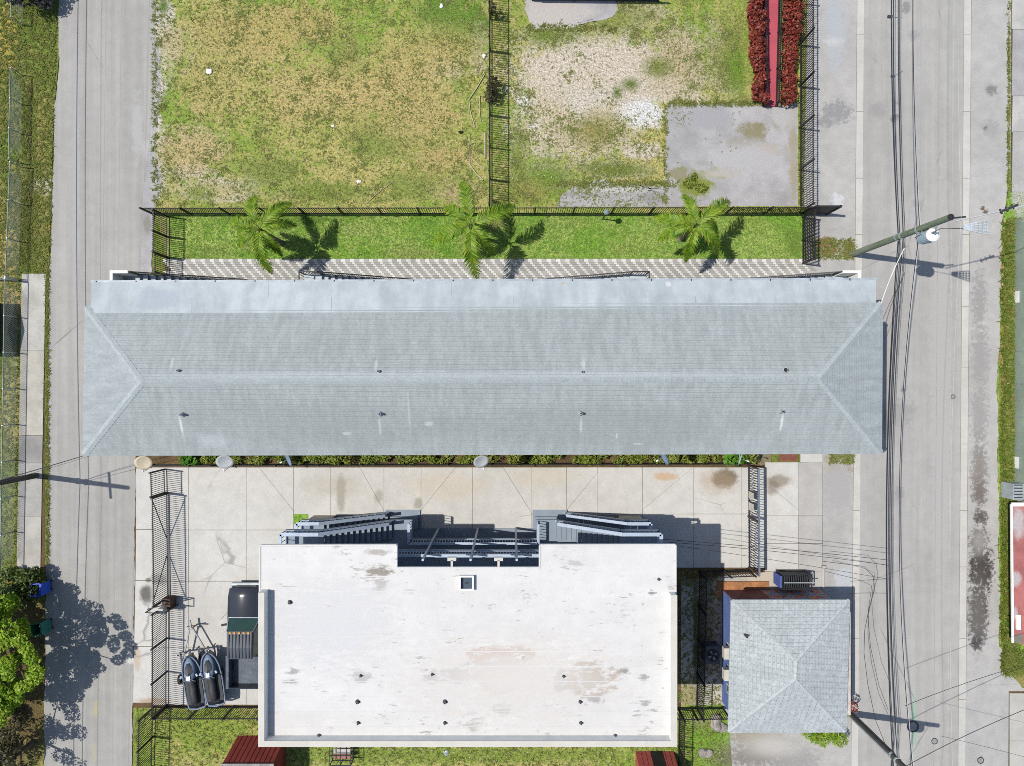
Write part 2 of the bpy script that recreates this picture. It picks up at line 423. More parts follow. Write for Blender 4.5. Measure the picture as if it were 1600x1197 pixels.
M_conc = sheetmat('concrete', 'flat', c_con, var=.05, vmid=.05, fine=.07, dots=.3, crack=.2, nsn=1.6, nspots=[
    (533, 770, 9, 32, A(150, 142, 128), .55), (592, 775, 9, 12, A(165, 155, 140), .5), (653, 786, 8, 10, A(160, 152, 138), .6), (520, 760, 60, 20, A(196, 184, 160), .35),
    (1040, 745, 22, 8, A(222, 178, 126), .65), (1131, 746, 24, 17, A(92, 80, 52), .97), (1120, 752, 34, 26, A(205, 185, 160), .5), (700, 760, 70, 25, A(226, 206, 176), .35), (850, 745, 60, 20, A(222, 204, 176), .35),
    (1215, 752, 26, 12, A(150, 135, 115), .7), (1206, 760, 12, 14, A(140, 126, 108), .6), (228, 930, 11, 17, A(96, 92, 86), .85), (232, 906, 6, 4, A(90, 88, 84), .7), (215, 1030, 6, 24, A(205, 176, 130), .5), (250, 905, 14, 12, A(120, 116, 112), .5), (240, 1095, 30, 6, A(190, 150, 110), .6), (300, 950, 60, 60, A(210, 206, 198), .4)])
M_gut = sheetmat('gutter_concrete', 'flat', c_gut, var=.06, vmid=.05, fine=.06, dots=.2)
M_walk = sheetmat('sidewalk_concrete', 'flat', A(200, 196, 186), var=.12, vmid=.1, fine=.08, dots=.3, big=.5)
M_gravel = sheetmat('gravel_soil', 'flat', A(204, 198, 184), var=.15, vmid=.2, fine=.3, fin=10, dots=.6, dscale=7, bmp=.6)
M_soil = sheetmat('bed_soil', 'flat', A(110, 90, 62), var=.2, vmid=.25, fine=.3, fin=12, bmp=.6)
M_oldpad = sheetmat('old_pad_concrete', 'flat', A(192, 190, 190), var=.1, vmid=.12, fine=.12, mid=.9, dots=.3)

# the ground to the horizon
mb = MB(); mb.poly([(-300, -300, -.03), (300, -300, -.03), (300, 300, -.03), (-300, 300, -.03)])
struct(mb.build('ground', M_verge))

YN, YS = -240, 1440
# vacant lot west
lot1 = [(255, 45, 16, 55, c_bare, .95, .7), (262, 20, 10, 20, c_bare, .7), (249, 130, 11, 28, c_bare, .9), (244, 196, 9, 20, c_bare, .9), (243, 278, 14, 36, c_bare, 1, .5),
        (340, 294, 46, 17, c_bare, 1, .5), (300, 268, 26, 9, c_bare, .9, .6), (300, 225, 34, 18, A(205, 192, 168), .7), (270, 70, 22, 30, A(205, 192, 168), .7),
        (700, 108, 26, 14, A(215, 208, 190), .8), (748, 85, 10, 30, A(206, 196, 172), .8), (340, 300, 70, 16, A(200, 190, 160), .5),
        (718, 42, 44, 44, A(110, 150, 52), .85, 1.2), (690, 20, 40, 26, A(116, 148, 58), .8, 1.2), (310, 300, 22, 12, A(120, 150, 60), .6), (255, 10, 8, 12, A(100, 130, 50), .8),
        (268, 245, 14, 16, A(110, 140, 56), .7), (545, 90, 18, 40, A(120, 146, 60), .6), (420, 270, 50, 24, A(130, 150, 70), .6, 1.2), (600, 215, 60, 34, A(128, 150, 66), .6, 1.2), (500, 300, 70, 16, A(126, 150, 62), .6, 1.2), (650, 290, 60, 22, A(120, 148, 60), .5, 1.2),
        (555, 145, 120, 42, A(206, 180, 124), .7, 1.4), (640, 130, 60, 60, A(204, 180, 122), .6, 1.2), (470, 150, 60, 40, A(206, 184, 126), .6, 1.2), (300, 240, 60, 40, A(206, 180, 136), .7, 1.2), (370, 60, 80, 40, A(196, 172, 116), .6, 1.2), (660, 180, 50, 40, A(202, 178, 122), .6, 1.2), (690, 250, 50, 22, A(198, 174, 118), .6, 1.2), (460, 40, 90, 30, A(190, 170, 106), .5, 1.4), (330, 130, 50, 60, A(180, 172, 110), .4, 1.3), (720, 300, 40, 16, A(192, 170, 140), .6), (690, 80, 60, 30, A(194, 172, 114), .5, 1.3)]
lot1 = [(*q[:5], min(1, q[5] * (1.4 if q[4][1] > q[4][0] * .98 or min(q[4]) > .2 else 1.0)), *q[6:]) for q in lot1]
sheet('vacant_lot', YN, 334, [(YN, 236), (330, 236)], [(YN, 766), (334, 766)], .0, M_lot, c_dry, lot1, 4, 4)
lot2 = [(935, 125, 135, 80, A(224, 211, 192), .95, .8), (1060, 120, 50, 60, A(220, 206, 184), .9, 1.0), (900, 200, 90, 50, A(212, 198, 168), .8, 1.2), (1060, 90, 40, 50, A(202, 184, 150), .6, 1.2), (1005, 178, 36, 22, A(238, 236, 232), 1, .5), (818, 160, 12, 16, A(232, 228, 220), .95), (835, 198, 8, 8, c_bare, .8),
        (925, 150, 40, 14, A(222, 212, 196), .9), (1000, 235, 34, 14, A(220, 208, 190), .7), (905, 170, 14, 26, A(224, 214, 198), .8), (985, 132, 12, 9, A(112, 130, 60), .8), (965, 145, 7, 8, A(104, 128, 54), .8), (1028, 105, 20, 14, A(116, 130, 60), .6),
        (950, 30, 90, 26, A(140, 152, 72), .6, 1.2), (850, 55, 40, 16, A(126, 148, 58), .7, 1.2), (1135, 90, 34, 60, A(140, 146, 72), .6, 1.3), (1150, 110, 16, 40, A(118, 150, 52), .8), (850, 280, 55, 28, A(124, 152, 56), .8, 1.1), (960, 265, 60, 14, A(126, 140, 60), .8), (810, 250, 14, 50, A(130, 150, 66), .6),
        (930, 205, 40, 24, A(158, 150, 92), .6), (825, 300, 30, 18, A(150, 150, 80), .6), (1180, 165, 60, 10, A(170, 150, 110), .7)]
lot2 = [(*q[:5], min(1, q[5] * 1.4), *q[6:]) for q in lot2]
sheet('vacant_lot', YN, 334, [(YN, 766.2), (334, 766.2)], [(YN, 1252), (334, 1252)], .0, M_lot, c_dry, lot2, 4, 4)
padsp = [(1178, 205, 22, 14, A(150, 142, 100), .85), (1200, 232, 16, 8, A(196, 180, 150), .7), (1150, 222, 10, 8, A(140, 134, 96), .6), (1087, 288, 26, 20, A(140, 152, 56), .95), (1060, 272, 16, 10, A(150, 140, 96), .7), (1120, 272, 22, 7, A(206, 196, 180), .7), (1240, 250, 8, 60, A(176, 164, 130), .7), (1100, 185, 40, 14, A(176, 176, 182), .6), (1160, 245, 60, 22, A(206, 204, 204), .6), (1225, 180, 20, 20, A(206, 204, 200), .6)]
struct(sheet('asphalt_pad', 163, 322, [(163, 1044), (230, 1040), (322, 1040)], [(163, 1247), (322, 1247)], .012, M_oldpad, A(192, 190, 190), padsp, 4, 4, jl=1.2, jt=2.6))
struct(sheet('concrete_pad', 286, 323, [(286, 915), (300, 880), (323, 868)], [(286, 1010), (300, 1052), (323, 1066)], .008, M_oldpad, A(192, 190, 190), [(930, 300, 60, 8, A(160, 158, 158), .6), (1020, 305, 26, 14, A(158, 156, 156), .7), (960, 296, 70, 5, A(224, 222, 220), .7)], 4, 4, jl=4, jr=4, jt=5))
struct(sheet('concrete_pad', -60, 42, [(-60, 822), (20, 822), (42, 832)], [(-60, 962), (25, 964), (42, 910)], .012, M_oldpad, A(192, 190, 190), [(860, 25, 60, 30, A(216, 208, 200), .8)], 4, 4, jl=3, jr=3, jb=3.5))
# verge and sidewalk on the west
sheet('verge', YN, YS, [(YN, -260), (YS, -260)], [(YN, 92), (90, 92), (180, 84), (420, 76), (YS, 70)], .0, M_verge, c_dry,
      [(70, 290, 14, 12, c_bare, .9), (48, 200, 5, 90, A(64, 66, 30), .7), (47, 330, 6, 80, A(48, 52, 24), .8), (72, 60, 12, 40, A(112, 146, 40), .8), (10, 60, 16, 60, A(180, 160, 70), .7), (8, 230, 14, 24, A(90, 140, 40), .8), (8, 380, 20, 60, A(186, 160, 100), .6), (18, 480, 18, 40, A(180, 150, 96), .7), (68, 200, 14, 60, A(140, 136, 66), .6), (20, 640, 16, 60, A(170, 160, 100), .6), (12, 820, 14, 50, A(120, 140, 60), .7), (40, 1040, 40, 150, A(92, 70, 48), .85, 1.0)], 5, 5)  # the two narrow dark strips paint the fence rail's shadow line on the grass
tmp = struct(MB().box(*[v for v in (g(34, 428)[0], g(70, 428)[0], g(70, 890)[1], g(70, 428)[1], -.02, .012)]).build('sidewalk', M_walk))
tmp.data.materials[0] = M_soil
for (ya, yb, k) in ((428, 548, 0), (548.6, 680, 1), (680.6, 723, 2), (723.6, 806, 3), (806.6, 889, 4)):
    xl = lambda y: 35 - (y - 428) / 461 * 8; xr = lambda y: 72 - (y - 428) / 461 * 8
    MB().prism([g(xl(ya), ya)[:2], g(xr(ya), ya)[:2], g(xr(yb), yb)[:2], g(xl(yb), yb)[:2]], 0, .05 + .004 * (k % 3)).build('slab', pbr('slab_tone_%d' % k, A(*[(206, 204, 196), (204, 200, 188), (168, 166, 162), (190, 188, 182), (200, 196, 188)][k]), .9, .12, 1.2, .1, 30, .2), tmp)

# alley
M_alley_sp = [(150, 1105, 3, 14, A(214, 200, 120), .5), (148, 1178, 4, 12, A(214, 200, 120), .4), (215, 200, 8, 50, A(206, 204, 200), .5), (230, 235, 10, 14, A(215, 212, 206), .5), (118, 300, 6, 200, A(196, 194, 192), .4), (205, 1030, 6, 7, A(240, 238, 232), .9)]
sheet('alley', YN, YS, [(YN, 92), (90, 92), (120, 91), (180, 85), (330, 82), (420, 78), (500, 76), (890, 72), (YS, 66)],
      [(YN, 243), (120, 243), (230, 232), (300, 224), (330, 222), (435, 219), (470, 215), (1090, 208), (YS, 200)], .012, M_alley, A(190, 188, 187), M_alley_sp, 5, 4, jl=1.3, jr=1.0)
# chipped apron between alley and lawn / lot
struct(sheet('alley_apron', 60, 470, [(60, 236), (230, 226), (330, 220), (470, 216)], [(60, 246), (150, 252), (200, 243), (240, 242), (275, 254), (300, 250), (330, 240), (470, 236)], .008, M_oldpad, A(192, 190, 190), [(230, 350, 6, 14, A(120, 112, 90), .5), (228, 440, 5, 14, A(120, 112, 90), .5)], 4, 4, jr=1))

# street : everything tilts by half a degree
tl = lambda x: [(YN, x + 1.9), (0, x), (1197, x - 9.5), (YS, x - 11.5)]
sheet('street', YN, YS, tl(1350), tl(1506), .008, M_street, c_asp,
      [(1416, 12, 8, 8, A(150, 148, 148), .8), (1428, 55, 8, 8, A(170, 168, 168), .6), (1372, 172, 14, 11, A(170, 166, 164), .7), (1398, 185, 7, 6, A(110, 108, 108), .7), (1403, 160, 4, 5, A(130, 128, 128), .6), (1433, 318, 9, 6, A(170, 166, 166), .5), (1367, 95, 4, 6, A(172, 170, 170), .5),
       (1402, 645, 26, 20, A(170, 168, 168), .6), (1384, 655, 10, 24, A(150, 146, 142), .7), (1428, 1130, 4, 45, A(150, 205, 170), .55), (1390, 500, 30, 60, A(184, 178, 178), .4), (1412, 608, 4, 4, A(80, 80, 80), .7), (1404, 770, 8, 10, A(160, 158, 158), .6), (1470, 600, 16, 300, A(204, 200, 198), .5)], 5, 5)
sheet('street_shoulder', YN, YS, [(YN, 1262), (0, 1262), (325, 1256), (425, 1262), (470, 1262), (720, 1262), (887, 1262), (892, 1127), (1140, 1127), (1197, 1140), (YS, 1150)], tl(1339), .003, M_shoulder, c_asp2,
      [(1305, 45, 16, 60, A(196, 204, 212), .6), (1308, 175, 22, 16, A(150, 150, 154), .7), (1290, 190, 16, 8, A(140, 140, 144), .6), (1300, 65, 16, 5, A(230, 230, 230), .6), (1308, 312, 9, 9, A(232, 234, 238), .8), (1292, 386, 18, 16, A(150, 120, 80), .95, .5), (1326, 390, 10, 14, A(140, 118, 72), .95, .5), (1300, 720, 10, 10, A(180, 160, 120), .7), (1328, 716, 5, 14, A(150, 120, 80), .8), (1318, 904, 16, 18, A(214, 220, 226), .7), (1310, 760, 24, 40, A(186, 184, 184), .6), (1240, 1190, 40, 20, A(150, 148, 146), .5), (1180, 1180, 40, 18, A(130, 122, 110), .7), (1170, 1150, 30, 12, A(170, 160, 130), .7), (1195, 905, 34, 16, A(226, 212, 190), .9), (1230, 905, 20, 20, A(214, 208, 200), .7), (1210, 1165, 40, 16, A(216, 212, 204), .7)], 5, 5)
M_shE = M_shoulder
sheet('street_shoulder', YN, 1070, tl(1518), [(YN, 1580), (0, 1577), (320, 1573), (345, 1566), (520, 1562), (600, 1558), (1010, 1562), (1070, 1600)], .004, M_shE, c_asp2,
      [(1549, 141, 9, 8, A(120, 118, 118), .7), (1548, 200, 12, 12, A(168, 166, 168), .6), (1539, 200, 3, 3, A(80, 80, 82), .8), (1536, 327, 4, 4, A(110, 84, 58), .9), (1540, 331, 4, 4, A(110, 90, 60), .9), (1530, 470, 10, 46, A(150, 148, 148), .55, 1.3), (1532, 560, 12, 50, A(148, 146, 146), .5, 1.4), (1530, 650, 12, 46, A(150, 148, 148), .5, 1.4), (1530, 730, 12, 40, A(130, 120, 112), .7, 1.2), (1530, 770, 11, 22, A(110, 96, 88), .8, 1.0),
       (1532, 808, 10, 12, A(90, 82, 76), .9), (1533, 890, 17, 40, A(74, 66, 60), .95, 1.0), (1528, 960, 15, 50, A(96, 90, 86), .85, 1.0), (1526, 1004, 10, 12, A(70, 68, 68), .9), (1530, 845, 14, 20, A(150, 142, 136), .7)], 4, 4, jr=1.5)
sheet('street_shoulder', 1070.2, YS, tl(1517), [(1070, 1700), (YS, 1700)], .004, M_shE, c_asp2, [(1532, 1187, 4, 4, A(80, 76, 72), .9)], 5, 5)
sheet('yard', YN, 1070, [(YN, 1580.2), (0, 1577.2), (320, 1573.2), (345, 1566.2), (520, 1562.2), (600, 1558.2), (1010, 1562.2), (1070, 1600.2)], [(YN, 1860), (1070, 1860)], .002, M_lawn, c_grn, [(1600, 100, 26, 300, A(200, 196, 190), .9, .3), (1610, 560, 40, 260, A(190, 200, 172), .9, .3)], 6, 6)
for x, lab in ((1339.4, 'w'), (1506.4, 'e')):
    gut = struct(sheet('gutter', YN, YS, tl(x), tl(x + 10.8 if lab == 'w' else x + 11), .012, M_soil, c_gut, (), 12, 40))
    y = YN; sl = lambda yy: (x + (1.9 * -yy / 240 if yy < 0 else -9.5 * yy / 1197))
    first = None; k = 0
    while y < YS:
        ln = [88, 112, 95, 120, 104][k % 5]; ye = min(YS, y + ln); wdt = 10.6 if lab == 'w' else 10.8
        MB().prism([g(sl(y), y)[:2], g(sl(y) + wdt, y)[:2], g(sl(ye - .5) + wdt, ye - .5)[:2], g(sl(ye - .5), ye - .5)[:2]], 0, .022).build('gutter_slab', M_gut, gut)
        y = ye; k += 1
# concrete forecourt slabs east of the street edge, north east
ne = struct(sheet('sidewalk', YN, 300, [(YN, 1581), (300, 1579)], [(YN, 1700), (300, 1700)], .006, M_soil, c_con, (), 20, 40))
for ya, yb in ((-240, -60), (-59.5, 46), (46.5, 150), (150.5, 206), (206.5, 300)):
    MB().prism([g(1582, ya)[:2], g(1690, ya)[:2], g(1690, yb)[:2], g(1580.5, yb)[:2]], 0, .03).build('slab', pbr('ne_slab_%d' % (ya % 3), A(*[(206, 204, 200), (186, 184, 184), (196, 194, 190)][int(ya) % 3]), .9, .12, .8, .12, 25, .2), ne)
se = struct(sheet('driveway', 1080, YS, [(1080, 1576), (YS, 1574)], [(1080, 1700), (YS, 1700)], .012, M_soil, c_con, (), 20, 40))
for ya, yb in ((1083, 1157), (1157.6, 1250), (1250.6, 1400)):
    MB().prism([g(1577, ya)[:2], g(1690, ya)[:2], g(1690, yb)[:2], g(1577, yb)[:2]], 0, .035).build('slab', pbr('se_slab', A(206, 204, 196), .9, .08, .8, .1, 25, .2), se)

# lawn, paver walk, planting bed
sheet('lawn', 334.2, 408, [(334, 244), (408, 262)], [(334, 1258), (408, 1258)], .012, M_lawn, c_grn,
      [(250, 370, 16, 40, A(150, 138, 96), .8), (400, 372, 26, 18, A(156, 160, 100), .6), (745, 380, 26, 16, A(150, 160, 92), .6), (770, 352, 16, 8, A(170, 150, 110), .6), (1240, 380, 14, 20, A(110, 130, 60), .5), (560, 360, 30, 10, A(176, 186, 110), .7), (640, 396, 40, 8, A(170, 176, 104), .7), (480, 345, 30, 8, A(104, 140, 52), .7), (880, 350, 40, 10, A(170, 186, 104), .6), (980, 390, 30, 10, A(172, 184, 100), .6), (1160, 350, 30, 14, A(170, 188, 96), .6), (330, 392, 30, 8, A(160, 170, 96), .6)], 4, 4, jb=.6)
struct(sheet('paver_bed', 404.3, 470, [(404, 258), (470, 258)], [(400, 1256), (470, 1256)], .016, M_soil, A(120, 116, 110), (), 12, 12))
pv_w, pv_g, mbw, mbg = None, None, MB(), MB()
M_pvw = pbr('paver_white', A(242, 240, 234), .85, .08, .6, .05, 25, .1, island=.06); M_pvg = pbr('paver_grey', A(192, 190, 184), .85, .10, .6, .06, 25, .1, island=.1)
row_h, per = 3.4, 14.6
y = 404.6; r = 0
while y < 466:
    hh = 5.4 if r == 0 else row_h
    for x in np.arange(255, 1250, per):
        off = 0 if r == 0 else (r * 3.1) % per
        xa = x + off
        wf = .5 if r == 0 else .36
        mbw.box(*[v for v in (g(xa + .15, y)[0], g(xa + per * wf - .15, y)[0], g(xa, y + hh - .25)[1], g(xa, y + .1)[1])], 0, .05 + random.uniform(0, .005))
        mbg.box(*[v for v in (g(xa + per * wf, y)[0], g(xa + per - .15, y)[0], g(xa, y + hh - .25)[1], g(xa, y + .1)[1])], 0, .044 + random.uniform(0, .005))
    y += hh; r += 1
pw_o = mbw.build('white_pavers', M_pvw); pw_o['kind'] = 'stuff'; tag(pw_o, 'white pavers laid in diagonal bands along the walk north of long roof', 'pavers')
pg_o = mbg.build('grey_pavers', M_pvg); pg_o['kind'] = 'stuff'; tag(pg_o, 'pale grey pavers filling the diagonal bands of the walk', 'pavers')
struct(sheet('planting_bed', 690, 727, [(690, 212), (727, 212)], [(690, 1205), (727, 1205)], .014, M_soil, A(110, 90, 62), [(1195, 716, 26, 12, A(160, 150, 120), .8)], 6, 4))

# car park of concrete slabs
park = struct(sheet('car_park', 726, 1106, [(726, 211), (1106, 207)], [(726, 1285.5), (889, 1285.5), (889.1, 1064), (1106, 1064)], .008, M_soil, c_con, (), 20, 20))
def slab(pts, mat=M_conc, z=.03):
    cx = sum(p[0] for p in pts) / len(pts); cy = sum(p[1] for p in pts) / len(pts)
    q = []
    for (x, yy) in pts:
        d = math.hypot(x - cx, yy - cy) or 1
        q.append(g(x - (x - cx) / d * .45, yy - (yy - cy) / d * .45)[:2])
    MB().prism(q, 0, z + random.uniform(0, .004)).build('slab', mat, park)
slab([(213, 731), (238, 731), (238, 827), (213, 827)]); slab([(213, 827), (238, 827), (238, 907), (212, 907)]); slab([(212, 907), (238, 907), (238, 1010), (210, 1010)]); slab([(210, 1010), (238, 1010), (238, 1098), (208, 1098)])
for xa, xb in ((238, 295), (295, 385)):
    for ya, yb in ((730, 828), (828, 908), (908, 1012), (1012, 1101)): slab([(xa, ya), (xb, ya), (xb, yb), (xa, yb)])
slab([(385, 828), (459, 828), (459, 908), (385, 908)]); slab([(385, 908), (495, 908), (495, 1012), (385, 1012)]); slab([(385, 1012), (495, 1012), (495, 1101), (385, 1101)])
slab([(459, 828), (800, 828), (800, 908), (459, 908)])
NB = 828
cells = [(385, 459, (405, 730, 459, 798)), (459, 517, None), (517, 600, (562, 730, 600, 797)), (600, 658, None), (658, 738, (712, 730, 658, 797)), (738, 831, (786, 730, 831, 802)), (831, 885, None), (885, 934, (934, 738, 885, 797))]
for xa, xb, dg in cells:
    if dg is None: slab([(xa, 730), (xb, 730), (xb, NB), (xa, NB)]); continue
    x1, y1, x2, y2 = dg
    if x2 > x1: slab([(xa, 730), (x1, y1 if y1 < 733 else 730), (x2, y2), (xb, NB), (xa, NB)]); slab([(x1, 730), (xb, 730), (x2, y2)])
    else: slab([(xa, 730), (x1, 730), (x1 if x1 == xb else x1, y1), (x2, y2)] if x1 == xb else [(xa, 730), (x1, 730), (x2, y2)]); slab([(x1, y1), (xb, y1) if x1 != xb else (xb, NB), (xb, NB), (xa, NB), (x2, y2)] if x1 != xb else [(x1, y1), (xb, NB), (xa, NB), (x2, y2)])
slab([(934, 730), (1004, 730), (1004, 803), (934, 803)]); slab([(934, 803), (1004, 803), (1004, 890), (934, 890)])
slab([(1004, 730), (1083, 730), (1004, 796)]); slab([(1083, 730), (1083, 803), (1004, 803), (1004, 796)])
slab([(1083, 730), (1158, 730), (1158, 803), (1083, 803)]); slab([(1158, 730), (1195, 730), (1195, 803), (1158, 803)])
slab([(1004, 803), (1083, 803), (1083, 887), (1004, 887)]); slab([(1083, 803), (1158, 803), (1158, 887), (1083, 887)]); slab([(1158, 803), (1195, 803), (1195, 887), (1158, 887)])
M_conc2 = pbr('grey_slab_concrete', A(204, 201, 196), .9, .08, 1, .1, 25, .2)
for ya, yb in ((722, 806), (806, 849), (849, 893)):
    slab([(1195, ya), (1247, ya), (1247, yb), (1195, yb)]); slab([(1247, ya), (1285, ya), (1285, yb), (1247, yb)], M_conc2)
slab([(1250, 706), (1285, 706), (1285, 722), (1250, 722)]); slab([(1247, 893), (1285, 893), (1285, 985), (1247, 985)], M_conc2)
struct(MB().box(*[v for v in (g(1217, 0)[0], g(1247, 0)[0], g(0, 721)[1], g(0, 706)[1])], 0, .024).build('brick_strip', pbr('red_brick_floor', A(150, 96, 80), .9, .2, 3, .25, 18, .4)))
# gravel between white block and cottage, south yards
sheet('gravel_yard', 889, 1106, [(889, 990), (1106, 990)], [(889, 1128), (1106, 1128)], .006, M_gravel, A(176, 168, 150), [(1085, 890, 60, 5, A(84, 96, 40), .9), (1088, 980, 5, 100, A(80, 84, 44), .8), (1105, 960, 12, 90, A(186, 164, 144), .8), (1075, 1085, 14, 22, A(176, 168, 110), .7), (1070, 905, 20, 12, A(110, 116, 66), .7)], 4, 4)
sheet('south_yard', 1101.3, YS, [(1101, 210), (YS, 206)], [(1101, 1130), (1140, 1140), (YS, 1160)], .007, M_lot, c_grn,
      [(330, 1140, 70, 40, A(150, 166, 72), .7, 1.2), (700, 1180, 300, 12, A(146, 158, 78), .6), (1110, 1150, 40, 50, A(126, 168, 56), .85, 1.1), (1180, 1165, 34, 24, A(196, 188, 172), .8), (1150, 1185, 40, 20, A(130, 120, 108), .8), (1095, 1128, 20, 8, A(160, 150, 120), .6), (216, 1150, 8, 50, A(130, 140, 70), .7)], 5, 5)

# scattered ground detail ------------------------------------------------
M_tuft_d = leafmat('dry_blades', A(200, 196, 120), A(152, 178, 78), .4, A(236, 222, 180)); M_tuft_g = leafmat('green_blades', A(130, 184, 72), A(170, 206, 104), .4); M_tuft_w = leafmat('weed_blades', A(120, 150, 60), A(180, 182, 96), .35, A(206, 186, 130))
def clustered(n, nc, x0, x1, y0, y1, sd_, reject=None):
    cs = []
    while len(cs) < nc:
        x, y = random.uniform(x0, x1), random.uniform(y0, y1)
        if not (reject and reject(x, y)): cs.append((x, y, sd_ * random.uniform(.5, 1.6)))
    out = []
    for _ in range(n):
        x, y, q = random.choice(cs); x = random.gauss(x, q); y = random.gauss(y, q)
        if x0 < x < x1 and y0 < y < y1: out.append(((x - 800) * S, (598.5 - y) * S))
    return np.array(out)
bare = lambda x, y: (1040 < x < 1247 and y > 160 and random.random() < .97) or ((x - 940) / 120) ** 2 + ((y - 120) / 65) ** 2 < 1 and random.random() < .85 or (820 < x < 962 and y < 45) or 1160 < x < 1250
tufts('grass', M_tuft_d, np.concatenate([spread(5000, 243, 764, -20, 324), spread(2500, 768, 1248, -20, 324, bare), clustered(5000, 300, 243, 764, -20, 324, 5), clustered(4000, 130, 768, 1248, -20, 324, 6, bare)]), .055, .022, 'short patchy dry grass growing over the two vacant lots', 'grass')
tufts('grass', M_tuft_g, spread(11000, 266, 1252, 336, 405), .05, .016, 'mown green lawn blades between black fence and paver walk', 'grass', nb=4)
def vr(x, y): return x > 90 - y * .03 or (28 < x < 72 and y > 428 and y < 890)
tufts('grass', M_tuft_w, np.concatenate([spread(4200, -5, 92, -10, 430, vr), spread(900, 0, 30, 440, 890), spread(700, 72, 77, 420, 880), spread(2600, 212, 1130, 1108, 1200), spread(500, 1060, 1125, 890, 1100), spread(300, 1268, 1336, 374, 405), spread(150, 1296, 1334, 708, 724), spread(200, 238, 246, -20, 320), spread(160, 1249, 1253, 160, 320), spread(260, 1042, 1200, 158, 166), spread(90, 1036, 1043, 165, 320), spread(240, 868, 1060, 283, 292), spread(160, 822, 964, 38, 50), spread(200, 1574, 1577, 0, 310)]), .085, .026, 'rough weedy grass on the west verge and back yards', 'grass', nb=5)
tufts('grass', leafmat('verge_blades', A(104, 156, 44), A(176, 178, 84), .35, A(206, 176, 120)), np.concatenate([spread(1900, 1566, 1586, 345, 1020), spread(500, 1566, 1600, 1020, 1050, lambda x, y: y > 1020 + (x - 1560) * .9 + 20)]), .2, .035, 'thick green grass strip along the east fence foot', 'grass', nb=5)
sheet('verge', 340, 1075, [(340, 1574), (360, 1566), (520, 1563), (600, 1560), (1010, 1564), (1050, 1576), (1075, 1598)], [(340, 1600), (360, 1586), (1000, 1584), (1040, 1610), (1075, 1620)], .012, M_verge, c_dry, [(1574, 900, 14, 160, A(96, 146, 40), .9), (1572, 560, 6, 40, A(196, 160, 110), .6), (1566, 420, 4, 80, A(196, 160, 120), .6)], 3, 5, jl=1.2, jr=.6)
# stones and litter too many to count
mb = MB()
for n_, (xa, xb, ya, yb) in ((130, (244, 762, 0, 322)), (60, (244, 330, 200, 322)), (300, (800, 1040, 60, 280)), (120, (215, 1130, 1170, 1197)), (90, (1060, 1120, 895, 1100))):
    for _ in range(n_):
        x, y, _z = g(random.uniform(xa, xb), random.uniform(ya, yb)); s_ = random.uniform(.015, .045); a_ = random.uniform(0, 3)
        pts = [(x + s_ * random.uniform(.7, 1.3) * math.cos(a_ + k * 1.257), y + s_ * random.uniform(.6, 1.2) * math.sin(a_ + k * 1.257)) for k in range(5)]
        mb.prism(pts, 0, s_ * .8)
o = mb.build('pebbles', pbr('pale_stone', A(216, 208, 190), .9, .15, 3, .1, 20, .1)); o['kind'] = 'stuff'; tag(o, 'pale pebbles and litter scattered over the vacant lots', 'pebbles')

# =================================================================== LONG APARTMENT BUILDING
def shingle(name, col, streak, spots=(), nz=6.7, tab=(3.2, 5.2)):
    return sheetmat(name, 'flat', col, var=.03, vmid=.035, mid=3.5, streak=streak, sscale=2.2, samt=.085, fine=.12, fin=12.0, pscale=2.0, big=.35, nspots=spots, nz=nz, nsn=1.2, bmp=.25, bd=.02)
c_sh = A(180, 189, 190)
strk_tones = [(x, y + 15, 2.6, 17, A(240, 244, 246), .75) for x, y in ((282, 650), (593, 650), (908, 650), (1222, 645))] + [(x, y - 8, 3, 12, A(226, 232, 234), .5) for x, y in ((276, 578), (591, 578), (910, 578))]
strk_tones += [(540, 665, 240, 44, A(160, 168, 168), .45), (930, 668, 250, 42, A(160, 168, 168), .45), (330, 640, 60, 30, A(168, 176, 176), .35), (745, 588, 700, 9, A(208, 216, 220), .5), (670, 662, 8, 4, A(222, 228, 230), .6), (540, 678, 9, 3, A(222, 228, 230), .6), (640, 640, 2, 40, A(220, 226, 230), .4), (330, 690, 26, 12, A(210, 216, 220), .5), (1000, 695, 10, 2, A(224, 228, 230), .5), (965, 682, 2, 5, A(230, 232, 232), .6)]  # broad ellipses set the south slope darker than the north one
M_sh_ns = shingle('shingle_long', c_sh, (1.6, .12, 1), strk_tones)
M_sh_ew = shingle('shingle_hip', A(181, 190, 192), (.12, 1.6, 1))
M_shcap = pbr('shingle_cap', A(190, 199, 201), .9, .06, 2, .12, 14, .2)
M_porch = sheetmat('porch_membrane', 'flat', A(204, 213, 217), var=.05, vmid=.06, streak=(1.1, .1, 1), samt=.12, fine=.05, rough=.5, nspots=[(600 + 445, 443, 5, 5, A(240, 244, 246), .8), (880, 442, 5, 2, A(220, 180, 140), .6), (250, 470, 50, 20, A(188, 198, 210), .6)], nz=5.8)
M_wall_l = pbr('stucco_white', (.55, .56, .56), .8, .06, 1, .06, 30, .1)
M_step_l = pbr('step_pale', A(214, 222, 228), .7, .05, 2, .06, 30, .05)
M_riser = pbr('riser_shade_grey', (.10, .11, .12), .8, .1, 2, .06, 30, .05)  # dark colour carries the shade on the riser faces

apt = thing('apartment_building', 'long two storey apartment block under pale grey hipped shingle roof', 'building', g(800, 560))
ZE, ZR = 6.0, 7.5
NW, NE, SE, SW = P(134, 479, ZE), P(1378, 474, ZE), P(1376.5, 708, ZE), P(130.5, 711, ZE)
RW, RE = P(221, 597, ZR), P(1280, 592, ZR)
